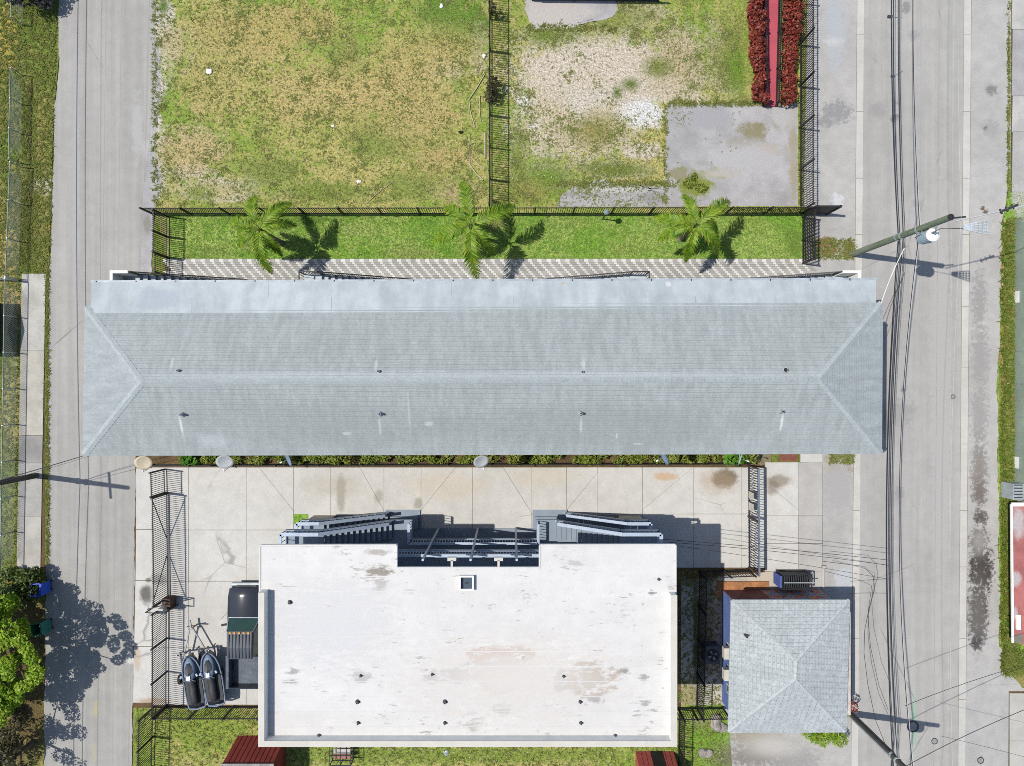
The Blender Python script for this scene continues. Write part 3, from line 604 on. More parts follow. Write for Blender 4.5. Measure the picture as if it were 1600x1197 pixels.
# walls
wx0, wx1 = NW[0] + .45, NE[0] - .45; wy0, wy1 = SW[1] + .45, g(0, 497)[1]
MB().box(wx0, wx1, wy0, wy1, -.02, 5.75).build('wall', M_wall_l, apt)
gal_y = g(0, 468)[1]
MB().box(wx0, wx1, wy1 + .002, gal_y, 2.72, 2.88).build('gallery_floor', pbr('gallery_concrete', (.3, .31, .32), .8), apt)
for i in range(13):
    x = wx0 + .2 + (wx1 - wx0 - .4) * i / 12
    MB().box(x - .06, x + .06, gal_y - .16, gal_y - .04, 0, 5.6).build('column', M_wall_l, apt)
MB().beam((wx0, gal_y - .1, 3.85), (wx1, gal_y - .1, 3.85), .05).build('gallery_handrail', M_black, apt)
for i in range(8):          # doors and windows along both fronts
    x = wx0 + 2.2 + (wx1 - wx0 - 4.4) * i / 7
    for z in (.02, 2.9):
        d = MB().box(x - .45, x + .45, wy1 - .02, wy1 + .03, z, z + 2.05).build('door', pbr('door_grey', (.2, .22, .24), .5), apt)
        MB().box(x + .3, x + .34, wy1 + .03, wy1 + .07, z + .95, z + 1.05).build('handle', M_galv, d)
        for yy, sg in ((wy1, 1), (wy0, -1)):
            f = MB().box(x + .9, x + 2.0, yy - .03, yy + .03, z + .95, z + 1.95).build('window', M_white, apt)
            MB().box(x + .96, x + 1.94, yy - .036, yy + .036, z + 1.01, z + 1.89).build('pane', pbr('window_glass', (.03, .04, .05), .1, .05, 1, 0, 1, 0, spec=.6), f)
# roof deck and shingle courses
roof = MB()
dz = lambda p, d: (p[0], p[1], p[2] + d)
for q in ((SW, SE, RE, RW), (NE, NW, RW, RE)): roof.poly([dz(p, -.03) for p in q])
for q in ((NW, SW, RW), (SE, NE, RE)): roof.poly([dz(p, -.03) for p in q])
roof.poly([dz(p, -.2) for p in (NW, NE, SE, SW)])
for a, b in ((NW, NE), (NE, SE), (SE, SW), (SW, NW)): roof.poly([dz(a, -.2), dz(b, -.2), dz(b, -.03), dz(a, -.03)])
roof_o = roof.build('roof', pbr('shingle_joint', A(146, 154, 162), .9), apt)
def courses(A0, B0, C0, D0, n, mat, cover=.87):
    A0, B0, C0, D0 = map(Vector, (A0, B0, C0, D0)); nrm = (B0 - A0).cross(D0 - A0).normalized()
    if nrm.z < 0: nrm = -nrm
    for i in range(n):
        t0, t1 = (i + .0) / n, min(1, (i + cover) / n)
        lo, hi = nrm * .035, nrm * .008
        a, b, c, d = A0.lerp(C0, t0), B0.lerp(D0, t0), B0.lerp(D0, t1), A0.lerp(C0, t1)
        if i == 0:
            out = ((a - d).normalized()) * .04; a += out; b += out
        mb = MB(); mb.poly([a + lo, b + lo, c + hi, d + hi]); mb.poly([a, b, b + lo, a + lo]); mb.build('shingle_course', mat, roof_o, fixn=False)
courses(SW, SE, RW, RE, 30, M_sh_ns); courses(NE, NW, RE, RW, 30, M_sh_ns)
courses(NW, SW, RW, RW, 26, M_sh_ew); courses(SE, NE, RE, RE, 26, M_sh_ew)
def cap(a, b, wd, name='hip_cap', mat=M_shcap, parent=None, lift=.05):
    a, b = Vector(a), Vector(b); n = max(2, int((b - a).length / .25)); mb = MB()
    d = (b - a).normalized(); sd_ = d.cross(Vector((0, 0, 1))).normalized() * wd
    for i in range(n):
        p, q = a.lerp(b, i / n), a.lerp(b, (i + 1) / n)
        u0, u1 = Vector((0, 0, lift)), Vector((0, 0, lift - .02)); dn = Vector((0, 0, -.055))
        mb.poly([p - sd_ + dn + u0, p + u0, q + u1, q - sd_ + dn + u1]); mb.poly([p + u0, p + sd_ + dn + u0, q + sd_ + dn + u1, q + u1])
    return mb.build(name, mat, parent or roof_o, fixn=True)
cap(RW, RE, .14, 'ridge_cap')
for a, b in ((NW, RW), (SW, RW), (NE, RE), (SE, RE)): cap(a, b, .17)
for (x, y, big) in ((277, 579, 0), (591, 580, 0), (910, 581, 0), (1227, 578, 1), (282, 648, 0), (593, 647, 0), (908, 646, 0), (1223, 643, 0)):
    z = 7.25 if y < 595 else 6.95
    c = P(x, y, z + .2); r = .12 if big else .06
    vb = MB(); vb.tube([(c[0], c[1], z - .4), (c[0], c[1], z + .25)], r, 12)
    v = vb.build('vent_pipe', pbr('lead_pipe', (.30, .32, .33), .6), roof_o)
    MB().cyl(c, r * .8, z + .2515, z + .253, 12).build('opening', M_black, v)
    MB().cyl((c[0], c[1]), r * 2.2, z - .12, z + .06, 12, r * 1.05).build('flashing', M_shcap, v)
# porch roof of membrane sheets (two staggered rows)
zp = lambda y: 5.62 + (6.15 - 5.62) * (y - 439) / 50.0
porch = MB(); q = [(143.5, 441), (1369, 437), (1369, 473), (1360, 486), (152, 490.5), (141.8, 480)]
def pz(x, y, d=0): z = zp(y) + d; return P(x, y, z)
porch.poly([pz(x, y) for x, y in q][::-1]); porch.poly([pz(x, y, -.16) for x, y in q])
for i in range(6): porch.poly([pz(*q[i]), pz(*q[(i + 1) % 6]), pz(*q[(i + 1) % 6], -.16), pz(*q[i], -.16)])
porch_o = porch.build('porch_roof', M_porch, apt, fixn=True)
def yn(x): return 441 - (x - 143) * 4 / 1226
def psheet(xa, xb, ya, yb, l, up):
    pts = [(xa, ya(xa)), (xb, ya(xb)), (xb, yb(xb)), (xa, yb(xa))]
    mb = MB(); mb.hexa([pz(*p, .003) for p in pts[::-1]], [pz(*p, l) for p in pts[::-1]]); mb.build('roof_sheet', M_porch, porch_o)
xs = [145, 420, 706, 986, 1270, 1367]
for i in range(5): psheet(xs[i], xs[i + 1] - .3, lambda x: yn(x) + .6, lambda x: yn(x) + 24.6, .012, 1)
xs = [146, 300, 518, 803, 1087, 1358]
for i in range(5): psheet(xs[i], xs[i + 1] - .3, lambda x: yn(x) + 24.2, lambda x: yn(x) + 48.6, .022, 0)
gut = MB().beam(P(143, 440.2, 5.55), P(1369, 436.2, 5.55), .12, .1).build('gutter', pbr('gutter_grey', A(190, 200, 210), .5), apt)
for x in list(range(150, 1370, 62)):
    p = P(x, yn(x) - .6, 5.62); MB().box(p[0] - .02, p[0] + .02, p[1] - .07, p[1] + .05, 5.60, 5.635).build('bracket', M_dark, gut)

# four outside stairs
def apt_stair(xb, xt, xl, closed):
    """xb bottom, xt top of flight, xl far end of landing (ground units); stair lane between the two y values"""
    ya, yb = g(0, 440)[1], g(0, 467)[1]; X = lambda u: (u - 800) * S
    sg = 1 if xt > xb else -1; n = 16; rise = 2.88 / n; run = (X(xt) - X(xb)) / (n - 1)
    st = MB().box(X(xt), X(xl), yb, ya, 2.70, 2.88).build('staircase', M_step_l, apt)
    mesh = MB().box(-abs(run) / 2 - .012, abs(run) / 2 + .012, yb - 0, ya, -.05, 0)
    for i in range(n - 1):
        x = X(xb) + run * (i + .5); z = rise * (i + 1)
        MB().box(x - abs(run) / 2, x + abs(run) / 2 - .004, yb, ya, z - .05, z).build('tread', M_step_l, st)
        MB().box(x - sg * abs(run) / 2, x - sg * (abs(run) / 2 - .03), yb + .02, ya - .02, z - rise + .002, z - .052).build('riser', M_riser, st)
    mb = MB()
    for yy in (ya - .03, yb + .03): mb.beam((X(xb), yy, -.02), (X(xt), yy, 2.66), .05, .22)
    mb.build('stringer', M_step_l, st)
    if closed:
        MB().box(X(xl) - sg * .14, X(xl), yb, ya, 2.882, 3.95).build('landing_wall', M_white, st)
        MB().box(X(xt) + sg * .05, X(xl) - sg * .143, ya - .14, ya, 2.882, 3.95).build('landing_wall', M_white, st)
        MB().box(X(xl) - sg * .14, X(xl), yb, ya, 0, 2.698).build('landing_support', M_white, st)
        MB().box(X(xt) + sg * .3, X(xl) - sg * .143, ya - .14, ya - .004, 0, 2.698).build('landing_support', M_white, st)
    rl = MB(); hr = .95
    a, b = (X(xb), ya - .04), (X(xt), ya - .04)
    rl.beam((*a, .18 + hr), (*b, 2.88 + hr), .05); rl.beam((*a, .30), (*b, 3.0), .035); rl.beam((*a, 0.02), (*a, 1.15), .05); rl.beam((*b, 2.88), (*b, 3.9), .05)
    lx = X(xl) - sg * .04
    if not closed:
        rl.beam((*b, 2.88 + hr), (lx, ya - .04, 2.88 + hr), .05); rl.beam((lx, ya - .04, 2.88 + hr), (lx, yb, 2.88 + hr), .05); rl.beam((lx, ya - .04, 2.9), (lx, ya - .04, 3.85), .05)
        for k in range(1, 7):
            yy = ya - .04 + (yb - ya) * k / 7; rl.beam((lx, yy, 2.9), (lx, yy, 3.8), .02)
        for k in range(1, 6):
            xx = b[0] + (lx - b[0]) * k / 6; rl.beam((xx, ya - .04, 2.9), (xx, ya - .04, 3.8), .02)
    for k in range(1, 40):
        t = k / 40; x = a[0] + (b[0] - a[0]) * t; rl.beam((x, ya - .04, .3 + 2.7 * t), (x, ya - .04, .15 + hr + 2.7 * t), .018)
    rl.build('railing', M_black, st)
apt_stair(396, 260, 233.5, True); apt_stair(652, 524, 498, False); apt_stair(842, 971, 995, False); apt_stair(1137, 1265, 1291, True)

# =================================================================== WHITE FLAT ROOFED BLOCK
blk = thing('apartment_block', 'three storey block with stained white flat roof and pale blue stair rails', 'building', g(745, 940))
ZF = 7.6; ZPT = 8.12
M_memb = sheetmat('white_membrane', 'flat', A(243, 241, 238), var=.03, vmid=.03, fine=.03, scuff=(1.6, 8.0, 1), rough=.6, pn=4.2, pscale=2.2, paniso=(.8, 2.2, 1), phard=.35, dots=.45, dscale=4.0, streak=(.25, 1.4, 1), samt=.025)
M_trim = pbr('cream_parapet', A(232, 228, 218), .7, .05, 1.5, .05, 25, .05)
M_blkwall = pbr('blue_grey_wall', (.17, .20, .24), .8, .06, 1, .06, 30, .1)
M_blkfloor = pbr('blue_grey_floor', A(160, 174, 190), .75, .06, 1.5, .06, 30, .05)
rs = [(590, 892, 20, 10, A(150, 140, 124), .9), (588, 863, 18, 4, A(176, 170, 160), .7), (596, 910, 10, 8, A(180, 174, 164), .7), (783, 1023, 30, 8, A(196, 154, 114), .95), (780, 1050, 22, 20, A(188, 158, 130), .85), (775, 1036, 26, 3, A(90, 84, 80), .8), (782, 1073, 14, 8, A(180, 166, 152), .7), (925, 1060, 26, 16, A(180, 156, 128), .95), (925, 1062, 14, 12, A(176, 160, 140), .8), (712, 1056, 16, 7, A(160, 158, 156), .8), (738, 1133, 13, 10, A(176, 172, 166), .7), (565, 1058, 14, 8, A(160, 158, 156), .6), (675, 1058, 9, 6, A(130, 128, 126), .6),
      (877, 1064, 7, 10, A(110, 108, 106), .8), (926, 1093, 12, 5, A(120, 118, 116), .8), (1007, 1099, 8, 4, A(150, 148, 146), .7), (1006, 1061, 7, 5, A(120, 118, 116), .7), (783, 1109, 8, 6, A(150, 146, 142), .7), (976, 1048, 5, 4, A(80, 80, 80), .8), (760, 1040, 24, 3, A(100, 98, 96), .7), (458, 1050, 7, 4, A(130, 126, 124), .7), (455, 1066, 12, 3, A(140, 138, 136), .7), (800, 1060, 140, 60, A(238, 232, 224), .8, 1.2), (520, 980, 90, 60, A(226, 228, 232), .5, 1.2), (900, 880, 12, 5, A(190, 188, 186), .6), (1020, 926, 6, 4, A(120, 118, 116), .7), (640, 925, 9, 4, A(190, 188, 186), .6)]
# roof slab
rq = [(406, 852), (620, 851.5), (620, 887), (843, 887), (843, 851.5), (1056, 851), (1056, 1160), (406, 1160)]
MB().prism([P(x, y, ZF)[:2] for x, y in rq], ZF - .28, ZF - .02).build('roof_slab', M_white, blk)
sheet('roof_membrane', 887, 1160, [(887, 406), (1160, 406)], [(887, 1056), (1160, 1056)], ZF, M_memb, A(243, 241, 238), rs, 4, 4, parent=blk, imgz=ZF)
sheet('roof_membrane', 851.6, 887, [(851, 406), (887, 406)], [(851, 620), (887, 620)], ZF, M_memb, A(243, 241, 238), rs, 5, 5, parent=blk, imgz=ZF)
sheet('roof_membrane', 851.6, 887, [(851, 843), (887, 843)], [(851, 1056), (887, 1056)], ZF, M_memb, A(243, 241, 238), rs, 5, 5, parent=blk, imgz=ZF)
for k in range(11):
    yy = 900 + k * 23.5; p_, q_ = P(426 if yy > 926 else 408, yy, ZF), P(1044, yy + .8, ZF)
    MB().box(p_[0], q_[0], p_[1] - .035, p_[1], ZF + .0, ZF + .004).build('seam', M_memb, blk)
# low rounded lip on the open edges
lip = [(406, 926), (406, 852.4), (619.6, 852), (619.6, 887.6), (843.4, 887.6), (843.4, 852), (1055.6, 851.6), (1055.6, 928)]
for a, b in zip(lip[:-1], lip[1:]):
    MB().beam(P(*a, ZF + .01), P(*b, ZF + .01), .09, .05).build('edge_lip', M_memb, blk, bevel=.015)
# parapets
def para(x0, x1, y0, y1, nm='parapet'):
    a, b = P(x0, y0, ZPT), P(x1, y1, ZPT); return MB().box(a[0], b[0], b[1], a[1], ZF - .3, ZPT - .05).build(nm, M_white, blk), a, b
for (x0, x1, y0, y1) in ((404, 413, 926, 1166.5), (1048.5, 1057.5, 930, 1166.5), (413.05, 1048.45, 1158, 1166.5)):
    pr, a, b = para(x0, x1, y0, y1)
    MB().box(a[0] - .02 if x0 < 413.04 else a[0], b[0] + .02 if x1 > 1049 else b[0], b[1] - .02, a[1], ZPT - .048, ZPT).build('coping', M_trim, pr)
# hatch
hz = ZF
a, b = P(718, 898, hz), P(740.5, 921, hz)
hatch = MB(); th = .065
for (x0, x1, y0, y1) in ((a[0], b[0], a[1] - th, a[1]), (a[0], b[0], b[1], b[1] + th), (a[0], a[0] + th, b[1] + th, a[1] - th), (b[0] - th, b[0], b[1] + th, a[1] - th)):
    hatch.box(x0, x1, y0, y1, hz - .2, hz + .22)
ho = hatch.build('roof_hatch', M_white, blk)
MB().box(a[0] + th, b[0] - th, b[1] + th, a[1] - th, hz + .004, hz + .02).build('glass', pbr('hatch_glass', (.05, .07, .09), .25, .1, 2, .05, 10, 0, spec=.5), ho)
MB().box((a[0] + b[0]) / 2 - .06, (a[0] + b[0]) / 2 + .06, (a[1] + b[1]) / 2 - .06, (a[1] + b[1]) / 2, hz + .021, hz + .06).build('latch', M_black, ho)
for (x, y, r) in ((452, 942, .09), (563, 1057, .06), (675, 1055, .06), (558, 1098, .09), (695, 1098, .09), (559, 1131, .07), (695, 1131, .07), (881, 1058, .06), (907, 1098, .07), (908, 1131, .07), (1030, 906, .06), (962, 1152, .09), (498, 1152, .10)):
    r *= .62; c = P(x, y, ZF + .1); v = MB().cyl(c, r, ZF - .1, ZF + .16, 10).build('vent_pipe', pbr('grey_pipe', (.1, .1, .11), .6), blk)
    MB().cyl(c, r * .75, ZF + .1605, ZF + .162, 10).build('opening', M_black, v)
    MB().cyl(c, r * 2.0, ZF + .001, ZF + .03, 10, r * 1.3).build('flashing', M_dark, v)
# body
X = lambda u: (u - 800) * S; Yw = lambda u: (598.5 - u) * S
bx0, bx1 = P(413, 0, ZPT)[0] - .25, P(1048, 0, ZPT)[0] + .2; bys = P(0, 1166, ZPT)[1] + .12; byn = Yw(861)
MB().box(bx0, bx1, bys, byn, -.02, ZF - .29).build('wall', M_blkwall, blk)
# galleries: floors 2 and 3 (deck, rail), ground floor slab, posts
gx0, gx1 = bx0, bx1; yg = Yw(826); ys_ = Yw(798.5)
XW0, XW1, XE0, XE1 = X(491), X(654), X(836), X(999)     # west and east stair wings in plan
Z2, Z3 = 2.55, 5.1
MB().box(gx0, gx1, byn + .002, yg + .02, 0, .13).build('ground_floor', M_blkfloor, blk)
for nm, xa, xb in (('stair_pad', X(603), X(657)), ('stair_pad', X(832), X(886))): MB().box(xa, xb, yg + .022, Yw(796.5), 0, .12).build(nm, M_blkfloor, blk)
for xa, xb in ((X(607), X(654)), (X(836), X(883))): MB().box(xa, xb, yg + .022, Yw(806), .122, .26).build('step', M_blkfloor, blk)
for z in (Z2, Z3): MB().box(gx0, gx1, byn + .002, yg, z - .16, z).build('gallery_floor', M_blkfloor, blk)
for xa, xb in ((X(623), X(654)), (X(836), X(867))): MB().box(xa, xb, yg + .002, ys_, Z2 - .16, Z2).build('gallery_floor', M_blkfloor, blk)
for x in (X(686), X(747), X(806)):
    MB().box(x - .05, x + .05, yg + .003, yg + .10, .131, ZF - .29).build('post', M_rail, blk)
def railing(pts, nm='railing', h=.95, n_per=.14, rw=.13, thick=.05, parent=blk):
    """rail following floor points"""
    o = None; mb = MB(); pk = MB()
    for p, q in zip(pts[:-1], pts[1:]):
        P_, Q_ = Vector(p), Vector(q); up = Vector((0, 0, h))
        mb.beam(P_ + up, Q_ + up, rw, thick); mb.beam(P_ + up * .12, Q_ + up * .12, .06, .06)
        n = max(1, int((Q_ - P_).length / n_per))
        for k in range(n + 1):
            r = P_.lerp(Q_, k / n); pk.beam(r + up * .12, r + up * .97, .03)
    o = mb.build(nm, M_rail, parent); pk.build('pickets', M_rail, o)['kind'] = 'stuff'; return o
e = .05
railing([(XW1 - e, ys_ - e, Z2), (XW1 - e, yg - e, Z2), (XE0 + e, yg - e, Z2), (XE0 + e, ys_ - e, Z2)])
railing([(X(620), yg - e, Z3), (X(867), yg - e, Z3)])
# wing stairs : lower and upper flight stacked above one another
def wing(mir):
    mx = lambda u: X(u) if not mir else X(1490 - u)          # mirror about 745
    sg = -1 if not mir else 1
    xl = mx(491)
    yl0, yl1 = yg - .02, ys_
    for (xb, xt, z0, z1) in ((608, 525, .26, Z2), (625, 543, Z2, Z3)):
        n = 13; rise = (z1 - z0) / n; run = (mx(xt) - mx(xb)) / (n - 1)
        st = MB().box(mx(xt), xl, yl0 + .003, yl1, z1 - .16, z1 + .002).build('staircase', M_blkfloor, blk)
        for i in range(n - 1):
            x = mx(xb) + run * (i + .5); z = z0 + rise * (i + 1)
            MB().box(x - abs(run) / 2, x + abs(run) / 2 - .004, yl0 + .03, yl1 - .06, z - .05, z).build('tread', M_blkfloor, st)
            MB().box(x - run / 2, x - run / 2 + (.03 if run > 0 else -.03), yl0 + .05, yl1 - .08, z - rise + .002, z - .052).build('riser', M_riser, st)
        mb = MB(); mb.beam((mx(xb), yl1 - .03, z0 + .05), (mx(xt), yl1 - .03, z1 - .04), .06, .26); mb.build('stringer', M_rail, st)
        railing([(mx(xb), yl1 - .03, z0 + .1), (mx(xt), yl1 - .03, z1), (xl - sg * .04, yl1 - .03, z1), (xl - sg * .04, yl0 + .1, z1)], parent=st, n_per=.22, rw=.17)
    # store wall below the first landing
    s2 = MB().box(mx(525), xl, Yw(805), yl1 - .5, 0, Z2 - .165).build('store_wall', pbr('cream_store', A(206, 204, 192), .8), blk)
    MB().box(mx(525) + (.02 if not mir else -.02), mx(600), Yw(803.6), Yw(805), 0, .14).build('kerb', pbr('pale_kerb', A(190, 196, 202), .8), blk)
wing(False); wing(True)
sheet('grass_patch', 803, 820, [(803, 459), (820, 459)], [(803, 482), (820, 482)], .04, M_lawn, c_grn, (), 6, 6)
for x in (706, 779):
    p = P(x, 884, ZF - .05); fl = MB().box(p[0] - .05, p[0] + .05, p[1] - .1, p[1] + .25, ZF - .12, ZF - .02).build('floodlight', M_trim, blk)
    MB().box(p[0] - .2, p[0] + .2, p[1] + .22, p[1] + .38, ZF - .2, ZF - .02).build('lamp_head', M_trim, fl)
for i in range(5):
    for z in (.14, Z2 + .01, Z3 + .01):
        x = X(560) + (X(930) - X(560)) * i / 4
        d = MB().box(x - .45, x + .45, byn - .02, byn + .03, z, z + 2.0).build('door', pbr('door_grey', (.2, .22, .24), .5), blk)
        MB().box(x + .3, x + .34, byn + .03, byn + .07, z + .95, z + 1.05).build('handle', M_galv, d)

# =================================================================== BLUE COTTAGE
cot = thing('cottage', 'small blue walled cottage with pale grey hipped shingle roof and painted mural', 'house', g(1215, 1010))
ZC, ZCR = 3.2, 4.35
cNW, cNE, cSE, cSW = P(1143, 938, ZC), P(1327, 938, ZC), P(1321, 1143, ZC), P(1138.5, 1144, ZC)
cR0, cR1 = P(1245, 1033, ZCR), P(1243.5, 1062, ZCR)
M_blue = pbr('blue_stucco', A(120, 146, 210), .8, .1, 1.2, .08, 20, .15)
M_csh = sheetmat('cottage_shingle', 'flat', A(200, 208, 210), var=.05, vmid=.08, mid=2.2, fine=.16, fin=6.5, bmp=.25, dots=.5, dscale=7.5)
cw0x, cw1x, cwN, cwS = X(1128), X(1279), Yw(921), Yw(1096)
MB().box(cw0x, cw1x, cwS, cwN, -.02, ZC - .1).build('wall', M_blue, cot)
# mural on the north wall: blotches of paint
def muralmat():
    m, t, b = _new('mural_paint'); v = pos(t, (1.0, 1.0, 1.3))
    n = nd(t, 'ShaderNodeTexNoise'); n.inputs['Scale'].default_value = 1.1; n.inputs['Detail'].default_value = 2.5; n.inputs['Distortion'].default_value = 2.2; t.links.new(v, n.inputs['Vector'])
    r = nd(t, 'ShaderNodeValToRGB'); r.color_ramp.interpolation = 'CONSTANT'; e_ = r.color_ramp.elements
    cols = [(.0, (.02, .02, .03)), (.36, (.32, .07, .04)), (.43, (.50, .18, .06)), (.48, (.04, .12, .30)), (.53, (.06, .32, .36)), (.57, (.45, .12, .08)), (.62, (.30, .30, .34)), (.67, (.10, .05, .16))]
    e_[0].position = 0; e_[0].color = (*cols[0][1], 1); e_[1].position = cols[1][0]; e_[1].color = (*cols[1][1], 1)
    for p_, c_ in cols[2:]: q_ = e_.new(p_); q_.color = (*c_, 1)
    t.links.new(n.outputs[0], r.inputs[0]); t.links.new(r.outputs[0], b.inputs['Base Color']); b.inputs['Roughness'].default_value = .8; return m
M_mural = muralmat()
MB().box(X(1186), cw1x - .02, cwN + .002, cwN + .02, .02, ZC - .15).build('mural', M_mural, cot)
MB().box(cw0x + .02, X(1185.7), cwN + .002, cwN + .02, .02, ZC - .15).build('painted_panel', pbr('mauve_paint', A(150, 96, 92), .8, .2, 2), cot)
MB().box(X(1120), X(1200), cwN + .022, Yw(908), 0, .12).build('porch_floor', pbr('terracotta', A(196, 136, 92), .85, .22, 2.5, .2, 14, .2), cot)
MB().box(X(1118), cw0x - .002, Yw(933), cwN, 0, .115).build('porch_floor', pbr('terracotta', A(196, 136, 92)), cot)
croof = MB()
for q in ((cSW, cSE, cR1), (cNE, cNW, cR0)): croof.poly([dz(p, -.03) for p in q])
croof.poly([dz(p, -.03) for p in (cNW, cSW, cR1, cR0)]); croof.poly([dz(p, -.03) for p in (cSE, cNE, cR0, cR1)])
croof.poly([dz(p, -.18) for p in (cNW, cNE, cSE, cSW)])
for a, b in ((cNW, cNE), (cNE, cSE), (cSE, cSW), (cSW, cNW)): croof.poly([dz(a, -.18), dz(b, -.18), dz(b, -.03), dz(a, -.03)])
croof_o = croof.build('roof', pbr('cottage_joint', A(198, 206, 208), .9), cot); keep = roof_o; roof_o = croof_o
courses(cSW, cSE, cR1, cR1, 17, M_csh, .97); courses(cNE, cNW, cR0, cR0, 17, M_csh, .97); courses(cNW, cSW, cR0, cR1, 17, M_csh, .97); courses(cSE, cNE, cR1, cR0, 17, M_csh, .97)
M_ccap = pbr('cottage_cap', A(206, 214, 216), .9, .05, 2, .1, 12, .2)
for a, b in ((cNW, cR0), (cNE, cR0), (cSW, cR1), (cSE, cR1), (cR0, cR1)): cap(a, b, .11, 'hip_cap', M_ccap)
# scalloped tabs: small dark keyways between shingles
tabs = MB()
def keyways(A0, B0, C0, D0, n):
    A0, B0, C0, D0 = map(Vector, (A0, B0, C0, D0)); nr = (B0 - A0).cross(D0 - A0)
    if nr.length < 1e-6: nr = (B0 - A0).cross(C0 - A0)
    nr.normalize(); nr = nr if nr.z > 0 else -nr
    for i in range(n):
        a, b = A0.lerp(C0, (i + .12) / n), B0.lerp(D0, (i + .12) / n); L = (b - a).length; m = int(L / .3); upv = (A0.lerp(C0, (i + .9) / n) - A0.lerp(C0, (i + .12) / n)); ac = (b - a) / max(L, .01)
        upv = upv - ac * upv.dot(ac)
        for k in range(m):
            p = a + ac * ((k + .5 * (i % 2) + .25) * .3); 
            if (p - a).length > L - .12: continue
            o = nr * .046
            tabs.poly([p + o, p + ac * .045 + o, p + ac * .045 + upv * .5 + o - nr * .01, p + upv * .5 + o - nr * .01])
keyways(cSW, cSE, cR1, cR1, 17); keyways(cNE, cNW, cR0, cR0, 17); keyways(cNW, cSW, cR0, cR1, 17); keyways(cSE, cNE, cR1, cR0, 17)
tb = tabs.build('shingle_slots', pbr('shingle_slot', A(176, 186, 190), .9), croof_o); tb['kind'] = 'stuff'
roof_o = keep
p = P(1166, 994, 3.7); MB().cyl(p, .06, 3.4, 3.85, 10).build('vent_pipe', M_dark, croof_o)
MB().box(P(1321, 0, 2.9)[0], P(1328.5, 0, 2.9)[0], P(0, 1117, 2.9)[1], P(0, 956, 2.9)[1], 2.6, 2.95).build('east_fascia', pbr('cream_fascia', A(222, 214, 204), .7), cot)
MB().box(cw1x + .002, P(1327, 0, 2.9)[0], P(0, 1116, 2.9)[1], P(0, 957, 2.9)[1], 0, 2.59).build('east_wall', M_trim, cot)
for (ya, yb, k) in ((1012, 1033, 0), (1047, 1065, 1), (1078, 1092, 2)):      # windows and wall units on the blue west wall
    y0_, y1_ = P(0, ya, 1.9)[1], P(0, yb, 1.9)[1]
    wv = MB().box(cw0x - .04, cw0x - .002, y1_, y0_, 1.0, 2.2).build('window', M_white, cot)
    MB().box(cw0x - .05, cw0x - .041, y1_ + .06, y0_ - .06, 1.06, 2.14).build('pane', pbr('window_glass', (.03, .04, .05)), wv)
    if k < 2:
        ym = (y0_ + y1_) / 2; ac = MB().box(cw0x - .42, cw0x - .052, ym - .3, ym + .3, 1.45, 1.85).build('air_conditioner', M_trim, wv)

# =================================================================== FENCES
def fence(name, label, a, b, h=1.75, sp=.112, post=2.3, mat=M_black, pw_=.027, group=None, pmax=300, postmat=None, railw=.045, cat='fence', rails=None, ends=True, zb=.03, gap=.08, sub=None):
    A0, B0 = Vector(g(*a)), Vector(g(*b)); L = (B0 - A0).length; d = (B0 - A0) / L; an = math.atan2(d.y, d.x)
    t = thing(name, label, cat, tuple(A0), group)
    for z in (rails or (.18, h - .12)): MB().beam(A0 + Vector((0, 0, z)), B0 + Vector((0, 0, z)), railw, railw * .8).build('rail', mat, t)
    n = max(1, round(L / post)); first = None
    for k in range(n + 1):
        if not ends and k in (0, n): continue
        p = A0 + d * (L * k / n)
        if first is None: first = MB().box(p.x - .04, p.x + .04, p.y - .04, p.y + .04, -.02, h + .04).build('post', postmat or mat, t); p0 = p
        else: inst(first, 'post', t, tuple(A0 + (p - p0)))
    m = min(pmax, int(L / sp)); s_ = L / (m + 1); pk = None
    for k in range(1, m + 1):
        p = A0 + d * (s_ * k)
        if pk is None:
            mb = MB(); w2 = pw_ / 2; mb.hexa([(A0.x - w2, A0.y - w2, gap), (A0.x + w2, A0.y - w2, gap), (A0.x + w2, A0.y + w2, gap), (A0.x - w2, A0.y + w2, gap)], [(A0.x - w2, A0.y - w2, h), (A0.x + w2, A0.y - w2, h), (A0.x + w2, A0.y + w2, h), (A0.x - w2, A0.y + w2, h)])
            pk = mb.build('picket', mat, t); pk.location = tuple(d * (s_ * k)); pk.rotation_euler = (0, 0, an)
        else: inst(pk, 'picket', t, tuple(p), (0, 0, an))
    return t
fN = fence('picket_fence', 'long black iron picket fence between the lawn and the vacant lots', (240, 335), (1252, 334), 1.5, .125, 2.2)
fence('picket_fence', 'black picket fence closing the west end of the lawn by the alley', (262.5, 339), (262.5, 402), 1.75, .112, 1.3)
fgw = fence('picket_gate', 'small black picket gate across the paver walk at the alley', (263, 404), (263, 431), 1.6, .112, 1.0, cat='gate')
fence('picket_fence', 'black picket fence separating the two vacant lots', (766, -70), (766, 331), 1.95, .125, 1.75)
fence('picket_fence', 'black picket fence between the bare lot and the street', (1249, -60), (1249, 331), 1.95, .13, 2.4)
fence('picket_fence', 'dense black picket fence closing the east end of the lawn', (1253, 340), (1253, 412), 1.8, .08, 1.3, pw_=.04)
pan = thing('privacy_panel', 'solid black metal panel jutting from the lawn fence corner toward the street', 'panel', g(1254, 334))
MB().box(X(1254), X(1292), Yw(335), Yw(333), .03, 1.75).build('sheet', M_black, pan); MB().box(X(1290), X(1293), Yw(336), Yw(332.6), 0, 1.8).build('post', M_black, pan)
